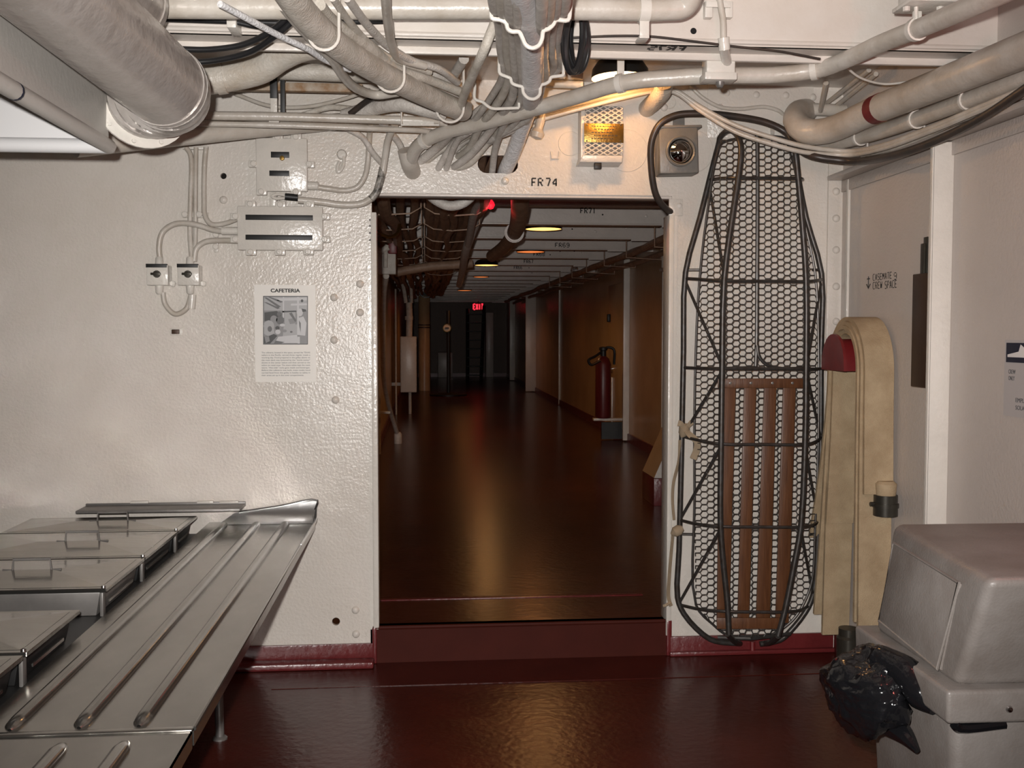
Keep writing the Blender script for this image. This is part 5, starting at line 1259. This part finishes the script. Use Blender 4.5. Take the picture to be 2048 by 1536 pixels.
# flap panel on the left face: raised outline and inset sheet
L4 = rect(0.03, zf1 - 0.004, iy=0.03, iyb=0.035); A_, B_, C_, D_ = L4[3], L4[0], top4[0], top4[3]
nf = (B_ - A_).cross(D_ - A_).normalized()
if nf.dot(-dirX) < 0: nf = -nf
def fp_(s, t): return (A_.lerp(B_, s)).lerp(D_.lerp(C_, s), t)
q4 = [p + nf * 0.007 for p in (fp_(0.10, 0.12), fp_(0.84, 0.06), fp_(0.82, 0.84), fp_(0.10, 0.84))]
MB().hexa([p - nf * 0.016 for p in q4], [p + nf * 0.0035 for p in q4], 0.002).build('flap', 'bin_plastic', bn)
for i in range(4):
    pass
MB().tube([p + nf * 0.002 for p in q4], 0.0035, 6, closed=True).build('flap_edge', 'bin_plastic', bn)
for (u, v) in ((0.12, -0.002),):
    MB().lathe([(0.007, 0), (0.005, 0.004), (0.0005, 0.005)], bp(u, 0.0, zf0 + 0.01), -dirY, 10).build('stud', 'stainless_bright', bn)
# black liner sliver under the rim, bag bulging out on the left
o = thing('bin_bag', 'shiny black plastic bag bulging out from under the bin lid', 'bag', bp(-0.1, 0.25, 0.6))
MB().tube([bp(0.02, 0.01, zf0 - 0.02), bp(0.03, 0.012, zf0 - 0.028), bp(0.12, 0.016, zf0 - 0.024)], 0.010, 8, 4).build('liner_edge', 'bag_plastic', o)
cb = PZ(1768, 1360, 0.67)
cb = bp(-0.045, Ld * 0.62, 0.672)
bm = bmesh.new(); bmesh.ops.create_icosphere(bm, subdivisions=5, radius=1)
from mathutils import noise as mnoise
for v in bm.verts:
    n = v.co.normalized()
    d = 1 + 0.24 * mnoise.noise(n * 1.7 + Vector((3, 1, 0))) + 0.10 * abs(mnoise.noise(n * 3.0)) - 0.10 * abs(mnoise.noise(Vector((n.x * 3, n.y * 3, n.z * 8)) + Vector((7, 2, 5)))) + 0.03 * mnoise.noise(n * 9)
    v.co = Vector((n.x * 0.075 * d, n.y * 0.125 * d, n.z * 0.092 * d))
    if n.z > 0.2: v.co.x += 0.03 * n.z; v.co.y -= 0.025 * n.z
me = bpy.data.meshes.new('bulge'); bm.to_mesh(me); bm.free(); me.materials.append(MATS['bag_plastic'])
me.polygons.foreach_set('use_smooth', [True] * len(me.polygons))
b_ = link('bulge', me, o); b_.matrix_basis = Matrix.Translation(cb)
MB().tube([cb + Vector((0.02, -0.03, 0.075)), cb + Vector((0.045, -0.10, 0.065)), cb + Vector((0.055, -0.145, 0.035)), cb + Vector((0.06, -0.185, 0.02))], [0.03, 0.034, 0.03, 0.010], 10, 5).build('twist', 'bag_plastic', o)
MB().tube([cb + Vector((0.03, -0.07, -0.05)), cb + Vector((0.035, -0.12, -0.055)), cb + Vector((0.04, -0.16, -0.07))], [0.028, 0.018, 0.006], 8, 4).build('tail', 'bag_plastic', o)
# ================================================================== PASSAGE
# lamps in the passage
LM = [(1087, 455, 3.9, 37, 'lamp_glow', 'nearest and largest glowing dome lamp in the passage'), (1061, 502, 6.25, 27, 'lamp_glow_dim', 'dim dome lamp in the passage, half hidden by a beam'), (973, 527, 8.4, 25, 'lamp_glow', 'bright dome lamp midway down the passage, left of the dim one'),
      (962, 551, 11.1, 13, 'lamp_glow_dim', 'small dim dome lamp deep in the passage'), (929, 579, 16.1, 15, 'lamp_glow_dim', 'farthest dome lamp near the end of the passage')]
EN = [26, 10, 30, 14, 24]
for (px, py, Y, rp, m, lab), en in zip(LM, EN):
    c = P(px, py, Y); c.z = min(c.z, ZBP - 0.02); R = 0.148 if rp > 14 else 0.12
    o = thing('dome_lamp', lab, 'lamp', c)
    MB().lathe([(R, 0), (R * 0.98, 0.03), (R * 0.8, 0.06), (R * 0.4, 0.08), (0.03, 0.085), (0.03, 0.1)], c, UZ, 24, caps=False).build('shade', 'shade_black', o)
    MB().lathe([(0.0005, -0.004), (R * 0.6, -0.002), (R * 0.97, 0.003), (R * 0.97, 0.006)], c, UZ, 24).build('diffuser', m, o)
    MB().tube([c + UZ * 0.09, (c.x, c.y, ZC - 0.02)], 0.012, 8).build('stem', 'beam_paint', o)
    lamp('passage_lamp_light', 'SPOT', c + UZ * -0.012, en, (1.0, 0.50, 0.17) if m == 'lamp_glow' else (1.0, 0.36, 0.10), 0.08, aim=c - UZ, spot_size=math.radians(165), spot_blend=0.5)
# red bulb
c = P(981, 410, 1.6); 
o = thing('red_bulb', 'round red glowing bulb under the first passage beam', 'lamp', c)
r_ = 9 * mpp(1.6)
MB().lathe([(0.0005, -r_), (r_ * .6, -r_ * .8), (r_, 0), (r_ * .8, r_ * .6), (r_ * .4, r_ * 1.1), (r_ * .4, r_ * 1.6)], c, UZ, 16).build('globe', 'red_glow', o)
MB().tube([c + UZ * r_ * 1.5, (c.x, c.y, ZC - 0.02)], 0.006, 8).build('stem', 'brass', o)
lamp('red_bulb_light', 'POINT', c + Vector((0.0, -0.06, -0.03)), 0.5, (1.0, 0.06, 0.07), 0.03)
# exit sign
a, b = P(945, 621, YEND - 1.2), P(968, 606, YEND - 1.2); Y_ = YEND - 1.2
o = thing('exit_sign', 'small glowing red EXIT sign at the far end of the passage', 'sign', Vector(((a.x + b.x) / 2, Y_, a.z)))
MB().box((a.x, Y_, a.z), (b.x, Y_ + 0.06, b.z), 0.004).build('case', 'red_paint', o)
stencil('EXIT', Vector((a.x + 0.025, Y_ - 0.001, a.z + 0.03)), UX, UZ, -UY, (b.z - a.z) - 0.06, 'exit_glow', o, w=b.x - a.x - 0.05, th=0.24, lift=0.003)
MB().tube([((a.x + b.x) / 2 * UX + UY * (Y_ + 0.03) + UZ * b.z), ((a.x + b.x) / 2 * UX + UY * (Y_ + 0.03) + UZ * (ZC - 0.02))], 0.01, 8).build('stem', 'dark_steel', o)
lamp('exit_sign_light', 'POINT', ((a.x + b.x) / 2, Y_ - 0.15, (a.z + b.z) / 2), 0.25, (1.0, 0.05, 0.05), 0.05)
# brown cables of the passage, in two trays
rng = random.Random(11)
for k in range(13):
    x = (-0.42 + 0.07 * k) if k < 6 else (0.035 + 0.047 * (k - 6)); z = 2.215 + 0.03 * rng.random() - (0.05 if k in (2, 3, 8, 9) else 0)
    pts = [Vector((x + rng.uniform(-.03, .03), 0.04 if k % 3 else 0.03, z + 0.02))]
    y = 0.9
    while y < 17:
        pts.append(Vector((x + rng.uniform(-.022, .022), y, z - 0.035 + 0.03 * rng.random() - (0.02 if y < 4 else 0)))); y += 0.75
    side = 'left' if k < 6 else 'right'; nn = k if k < 6 else k - 6
    words_ = ['first', 'second', 'third', 'fourth', 'fifth', 'sixth', 'seventh']
    o = MB().tube(pts, 0.026 + 0.013 * rng.random(), 8, 3).build('passage_cable', 'passage_cable')
    tag(o, '%s brown cable from the left in the %s overhead run of the passage' % (words_[nn], side), 'cable', 'brown cable runs of the passage')
words2 = ['nearest', 'second nearest', 'third nearest', 'fourth nearest', 'fifth nearest', 'sixth nearest', 'seventh nearest', 'eighth nearest', 'ninth nearest']
for i in range(9):
    y = 0.75 + 0.9 * i
    for (s, x0, x1) in (('left', -0.46, -0.02), ('right', 0.0, 0.37)):
        o = MB().tube([(x0, y, ZC - 0.02), (x0, y, 2.16), (x0 + 0.06, y, 2.125), ((x0 + x1) / 2, y, 2.115), (x1 - 0.06, y, 2.125), (x1, y, 2.16), (x1, y, ZC - 0.02)], 0.005, 6).build('tray_hanger', 'passage_cable')
        tag(o, '%s wire hanger carrying the %s cable run of the passage' % (words2[i], s), 'hanger', 'cable hangers of the passage')
# sagging pale loops just inside the opening
cable('sagging_hose', 'pale gray cable sagging just inside the top of the opening', 'cable', [(845, 375, 0.35), (868, 398, 0.38), (895, 411, 0.4), (922, 408, 0.4), (945, 390, 0.38), (952, 370, 0.35)], 10, 'cable_gray')
cable('gray_riser_cable', 'gray cable hanging right of the brown runs inside the opening', 'cable', [(985, 370, 2.2), (966, 412, 2.4), (950, 450, 2.8), (935, 490, 3.2), (925, 540, 5.0), (918, 570, 7)], 8, 'cable_gray')
cable('gray_riser_cable', 'second gray cable twisting beside the red bulb inside the opening', 'cable', [(962, 375, 0.9), (957, 400, 1.3), (945, 440, 2.0), (938, 480, 2.9), (928, 520, 4.2), (922, 555, 6)], 7, 'cable_gray')
# brown lagged pipe with flange
PG = [(1040, 380, 1.0), (1039, 425, 1.7), (1030, 463, 2.6), (1008, 494, 3.7), (984, 512, 4.6)]
o = cable('flanged_pipe', 'brown lagged pipe with a pale flange hanging under the passage beams', 'pipe', PG, 0, 'passage_cable', r=0.052, seg=16)
c, d = on(PG, 1028)
MB().lathe([(0.05, -0.03), (0.062, -0.03), (0.062, -0.008), (0.068, -0.008), (0.068, 0.008), (0.062, 0.008), (0.062, 0.03)], c, d, 20).build('flange', 'beam_paint', o)
c = P(1034, 420, 1.6)
cable('cross_pipe', 'dark pipe crossing under the cable runs in the passage', 'pipe', [(790, 545, 5.5), (860, 533, 5.5), (930, 528, 5.5), (945, 526, 5.5)], 9, 'passage_cable')
# left wall fittings: red-and-white junction and tall bent conduit
o = thing('valve_box', 'gray switch box with red painted top on the left passage wall', 'switch box', P(775, 552, 3.6))
a, b = P(762, 549, 3.6), P(792, 505, 3.6)
MB().box((XLW, 3.55, a.z), (b.x, 3.68, b.z), 0.008).build('case', 'cable_tan', o)
MB().box((P(776, 505, 3.55).x, 3.54, P(776, 508, 3.55).z), (P(794, 480, 3.55).x, 3.66, P(776, 472, 3.55).z), 0.01).build('red_top', 'red_paint', o)
MB().tube(run([(748, 500, 3.5), (765, 501, 3.5), (776, 494, 3.5)]), 0.026, 10, 5).build('elbow', 'cable_tan', o)
MB().tube([P(771, 535, 3.5), P(772, 500, 3.5), P(774, 490, 3.5)], 0.016, 8, 4).build('lead', 'cable_tan', o)
o = thing('bent_riser', 'bent gray conduit running from the switch box down to the passage deck', 'conduit', PZ(796, 888, ZF))
q = PZ(796, 887, ZF)
MB().tube([P(772, 552, 3.6), P(767, 590, 4.0), P(766, 700, 5.0), P(768, 762, 5.8), P(780, 820, 6.8), Vector((q.x - 0.01, q.y, ZF + 0.12))], 0.025, 12, 6).build('tube', 'cable_tan', o)
MB().lathe([(0.045, 0), (0.045, 0.11), (0.03, 0.13)], q, UZ, 14).build('socket', 'cable_tan', o)
for (x, yt, yb, nm) in ((752, 690, 930, 'slim pale pipe standing closest to the left jamb inside the passage'), (757, 560, 900, 'second slim pale pipe inside the passage, beside the left jamb'), (791, 560, 830, 'slim pipe behind the bent gray conduit in the passage')):
    X_ = XLW + 0.04 + (0.03 if x > 780 else 0); t = PX(x, yt, X_)
    t.y = min(t.y, 20)
    o = MB().tube([(t.x, t.y, ZF), (t.x, t.y, 2.1)], 0.014, 8).build('wall_pipe', 'cable_tan'); tag(o, nm, 'pipe')
cable('yellow_loop', 'thin yellowish cable drooping by the left jamb inside the passage', 'cable', [(742, 458, 1.6), (760, 468, 1.7), (780, 474, 1.8), (795, 466, 1.9), (799, 450, 2.0)], 3.5, 'brass')
tag(MB().box((XLW, 6.2, P(755, 825, 6.4).z), (P(782, 825, 6.4).x, 6.26, P(755, 820, 6.4).z), 0.004).build('wall_bracket', 'cable_tan'), 'small pale bracket joining pipe and wall in the passage', 'bracket')
# white cabinet with its conduits
Yc = 11.6
a, b = P(801, 785, Yc), P(833, 673, Yc)
o = thing('wall_cabinet', 'glossy pale electric cabinet standing off the left passage wall', 'cabinet', Vector((a.x, Yc, a.z)))
MB().box((a.x, Yc, a.z), (b.x, Yc + 0.25, b.z), 0.01).build('case', 'cable_tan', o)
MB().box((a.x + 0.012, Yc - 0.008, a.z + 0.012), (b.x - 0.012, Yc, b.z - 0.012), 0.004).build('door', 'trim_paint', o)
MB().box((XLW, Yc + 0.1, a.z + 0.1), (a.x, Yc + 0.15, a.z + 0.15)).build('stay', 'cable_tan', o)
MB().tube([P(818, 675, Yc + .12), P(819, 635, Yc + .12), P(818, 605, Yc + .12)], 0.05, 12).lathe([(0.065, 0), (0.065, 0.06)], P(818, 640, Yc + .12), UZ, 12).tube([P(812, 606, Yc + .12), P(808, 580, Yc + .12), P(800, 545, Yc + .1)], 0.03, 8, 4).tube([P(823, 606, Yc + .12), P(822, 575, Yc + .12), P(815, 540, Yc + .1)], 0.025, 8, 4).build('conduits', 'cable_tan', o)
MB().tube([P(820, 785, Yc + .12), (P(820, 785, Yc + .12).x, Yc + .12, ZF)], 0.025, 10).build('drop_pipe', 'cable_tan', o)
# ventilation column with dark mouth
q = PZ(849, 781, ZF)
o = thing('vent_column', 'tan round vent column with a dark open mouth at the top', 'vent', q)
rc = 11.5 * mpp(q.y)
zt_ = P(850, 592, q.y).z
MB().lathe([(rc, 0), (rc, zt_ - ZF - 0.02), (rc * 0.9, zt_ - ZF)], q, UZ, 20).build('column', 'passage_lamplit_paint', o)
for z in (655, 650):
    MB().lathe([(rc + 0.012, -0.012), (rc + 0.012, 0.012)], (q.x, q.y, P(849, z, q.y).z), UZ, 20).build('hoop', 'box_brown', o)
m_ = P(852, 583, q.y - 0.16); rm = 11 * mpp(q.y)
MB().lathe([(rm + 0.03, 0.22), (rm + 0.02, 0.0), (rm, 0.0), (rm * 0.95, 0.15), (0.001, 0.16)], m_, UY, 20, caps=False).build('mouth', 'shade_black', o)
# round gauge on a stand
q = PZ(897, 791, ZF); gy = q.y
o = thing('gauge_stand', 'dark stand carrying a small round dial in the passage', 'gauge', q)
g = P(894, 656, gy - 0.05); rg = 8.5 * mpp(gy)
MB().lathe([(0.001, 0.03), (rg, 0.03), (rg, -0.01), (rg * 0.86, -0.012)], g, UY, 20, caps=False).build('bezel', 'brass', o)
MB().lathe([(rg * 0.84, 0), (0.001, 0.001)], g - UY * 0.008, UY, 20).build('dial', 'gauge_face', o)
MB().box((g.x - rg * 0.45, g.y - 0.016, g.z - 0.012), (g.x + rg * 0.45, g.y - 0.011, g.z + 0.012)).build('pointer', 'black_plate', o)
MB().tube([(q.x, q.y, ZF), (q.x, q.y, g.z + 0.35)], 0.035, 10).build('post', 'dark_steel', o)
MB().lathe([(0.38, 0), (0.38, 0.03), (0.06, 0.06)], q, UZ, 18).build('foot', 'dark_steel', o)
# ladder at the end
o = thing('ladder', 'dark steep ladder at the far end of the passage', 'ladder', PZ(955, 758, ZF))
Yl = 22.8
A0, A1 = P(935, 757, Yl), P(935, 618, Yl + 0.7); B0, B1 = P(962, 757, Yl), P(968, 612, Yl + 0.7)
A0.z = B0.z = ZF
for (s, e) in ((A0, A1), (B0, B1)): MB().tube([s, e], 0.045, 8).build('stringer', 'dark_steel', o)
for k in range(8):
    t = (k + 0.6) / 8.2
    s, e = A0.lerp(A1, t), B0.lerp(B1, t)
    MB().box((s.x - 0.02, s.y - 0.08, s.z - 0.015), (e.x + 0.02, s.y + 0.1, s.z + 0.015), 0.004).build('tread', 'dark_steel', o)
# hand wheel / pale doors at the end
for (x0, x1, yt, yb, lab) in ((972, 987, 625, 752, 'pale tall locker beside the ladder at the end of the passage'), (876, 905, 705, 757, 'low pinkish locker left of the ladder at the end of the passage')):
    a, b = P(x0, yb, YEND - 0.5), P(x1, yt, YEND - 0.5)
    o = thing('end_locker', lab, 'locker', Vector((a.x, YEND - 0.5, ZF)))
    MB().box((a.x, YEND - 0.5, ZF), (b.x, YEND - 0.02, b.z), 0.02).build('case', 'trim_paint', o)
    MB().box((a.x + 0.03, YEND - 0.515, ZF + 0.06), (b.x - 0.03, YEND - 0.5, b.z - 0.05), 0.006).build('door', 'trim_paint', o)
# fire extinguisher on the right
X_ = XRW - 0.26
e = PX(1206, 836, X_); top = PX(1206, 712, X_).z
o = thing('fire_extinguisher', 'large red fire extinguisher with black hose on the right passage wall', 'extinguisher', e)
re = 16 * (e.y - CAM.y) / FPX
MB().lathe([(re * 0.9, 0), (re, 0.02), (re, top - e.z - 0.1), (re * 0.75, top - e.z - 0.03), (re * 0.35, top - e.z)], e, UZ, 24).build('cylinder', 'bottle_red', o)
tp = Vector((e.x, e.y, top))
MB().lathe([(0.035, -0.01), (0.035, 0.06), (0.05, 0.07), (0.05, 0.10), (0.02, 0.11)], tp, UZ, 14).build('valve', 'dark_steel', o)
MB().tube([tp + UZ * 0.05, tp + Vector((0.04, 0, 0.1)), tp + Vector((0.12, -0.02, 0.08)), tp + Vector((0.13, 0, -0.1))], 0.016, 8, 5).build('handle', 'dark_steel', o)
MB().tube([tp + Vector((-0.02, 0, 0.05)), tp + Vector((-0.10, -0.05, 0.0)), tp + Vector((-0.19, -0.08, -0.05)), tp + Vector((-0.16, -0.08, -0.10)), tp + Vector((-0.05, -0.1, -0.05))], 0.016, 8, 6).build('hose', 'rubber', o)
MB().box((e.x - 0.12, e.y - 0.05, e.z - 0.03), (XRW, e.y + 0.05, e.z), 0.004).build('shelf', 'trim_paint', o)
MB().hexa([(e.x - 0.02, e.y - 0.02, e.z - 0.25), (XRW, e.y - 0.02, e.z - 0.25), (XRW, e.y + 0.02, e.z - 0.25), (e.x - 0.02, e.y + 0.02, e.z - 0.25)], [(e.x - 0.02, e.y - 0.02, e.z - 0.05), (XRW, e.y - 0.02, e.z - 0.05), (XRW, e.y + 0.02, e.z - 0.05), (e.x - 0.02, e.y + 0.02, e.z - 0.05)]).build('bracket', 'dark_steel', o)
# gusset with red foot by the right jamb
q = PZ(1312, 1012, ZF)
o = thing('gusset_frame', 'white slanted gusset on a dark red foot just inside the right jamb', 'frame', q)
Yq = q.y; zt0 = P(1307, 957, Yq).z
x0, x1 = P(1308, 957, Yq).x, P(1360, 957, Yq).x
MB().box((x0, Yq, ZF), (x1, Yq + 0.4, zt0), 0.004).build('foot', 'base_red', o)
g0 = [(P(1308, 956, Yq).x, P(1308, 956, Yq).z), (P(1362, 956, Yq).x, P(1362, 956, Yq).z), (P(1362, 830, Yq).x, P(1362, 830, Yq).z), (P(1347, 868, Yq).x, P(1347, 868, Yq).z)]
MB().plate([g0], (0, Yq, 0), UX, UZ, UY, 0.0, 0.4).build('gusset', 'passage_lamplit_paint', o)
MB().plate([g0], (0, Yq, 0), UX, UZ, UY, -0.004, 0.0).build('face', 'trim_paint', o)
# pipes under the beam ends on the right
for k, (x, z, r_, lab) in enumerate(((1.98, 2.20, 0.03, 'innermost brown pipe along the right side of the passage'), (2.10, 2.24, 0.035, 'middle brown pipe along the right side of the passage'), (2.22, 2.17, 0.03, 'outer brown pipe along the right side of the passage'))):
    pts = [Vector((x + 0.02 * math.sin(y * 1.3 + k), y, z + 0.012 * math.sin(y * 2.1 + 2 * k))) for y in [0.3 + 0.8 * i for i in range(27)]]
    tag(MB().tube(pts, r_, 8).build('side_pipe', 'passage_cable'), lab, 'pipe')
for i in range(14):
    y = 1.7 + 1.22 * i
    if i > 8: break
    tag(MB().tube([(1.93, y, ZC - 0.02), (1.93, y, 2.15), (2.27, y, 2.13), (2.27, y, ZC - 0.02)], 0.007, 6).build('pipe_hanger', 'passage_cable'), '%s pipe hanger on the right side of the passage' % words2[i], 'hanger', 'pipe hangers of the passage')
# vertical conduit with fitting near the right jamb
q = PX(1331, 500, XRW - 0.08)
o = thing('conduit_fitting', 'pale conduit with a stepped fitting high beside the right jamb', 'conduit', (q.x, q.y, 1.8))
MB().lathe([(0.03, 0), (0.035, 0.03), (0.035, 0.22), (0.025, 0.25), (0.025, 0.42)], PX(1330, 540, XRW - 0.08), UZ, 12).tube([PX(1322, 540, XRW - 0.1), PX(1334, 538, XRW - 0.1)], 0.02, 8).build('fitting', 'cable_tan', o)
MB().tube([(q.x, q.y, ZF), (q.x, q.y, PX(1330, 540, XRW - 0.08).z)], 0.016, 8).build('tube', 'trim_paint', o)
# round mirror-like bulb on the right
c = P(1149, 541, 9.3)
o = thing('round_lantern', 'small round glass lantern under the beams on the right', 'lantern', c)
MB().lathe([(0.0005, -0.06), (0.035, -0.045), (0.055, 0), (0.045, 0.04), (0.025, 0.06), (0.025, 0.09)], c, UZ, 16).build('globe', 'glass', o)
MB().lathe([(0.03, 0.06), (0.05, 0.09), (0.04, 0.14), (0.012, 0.15), (0.012, ZC - 0.02 - c.z)], c, UZ, 14).build('cap', 'dark_steel', o)
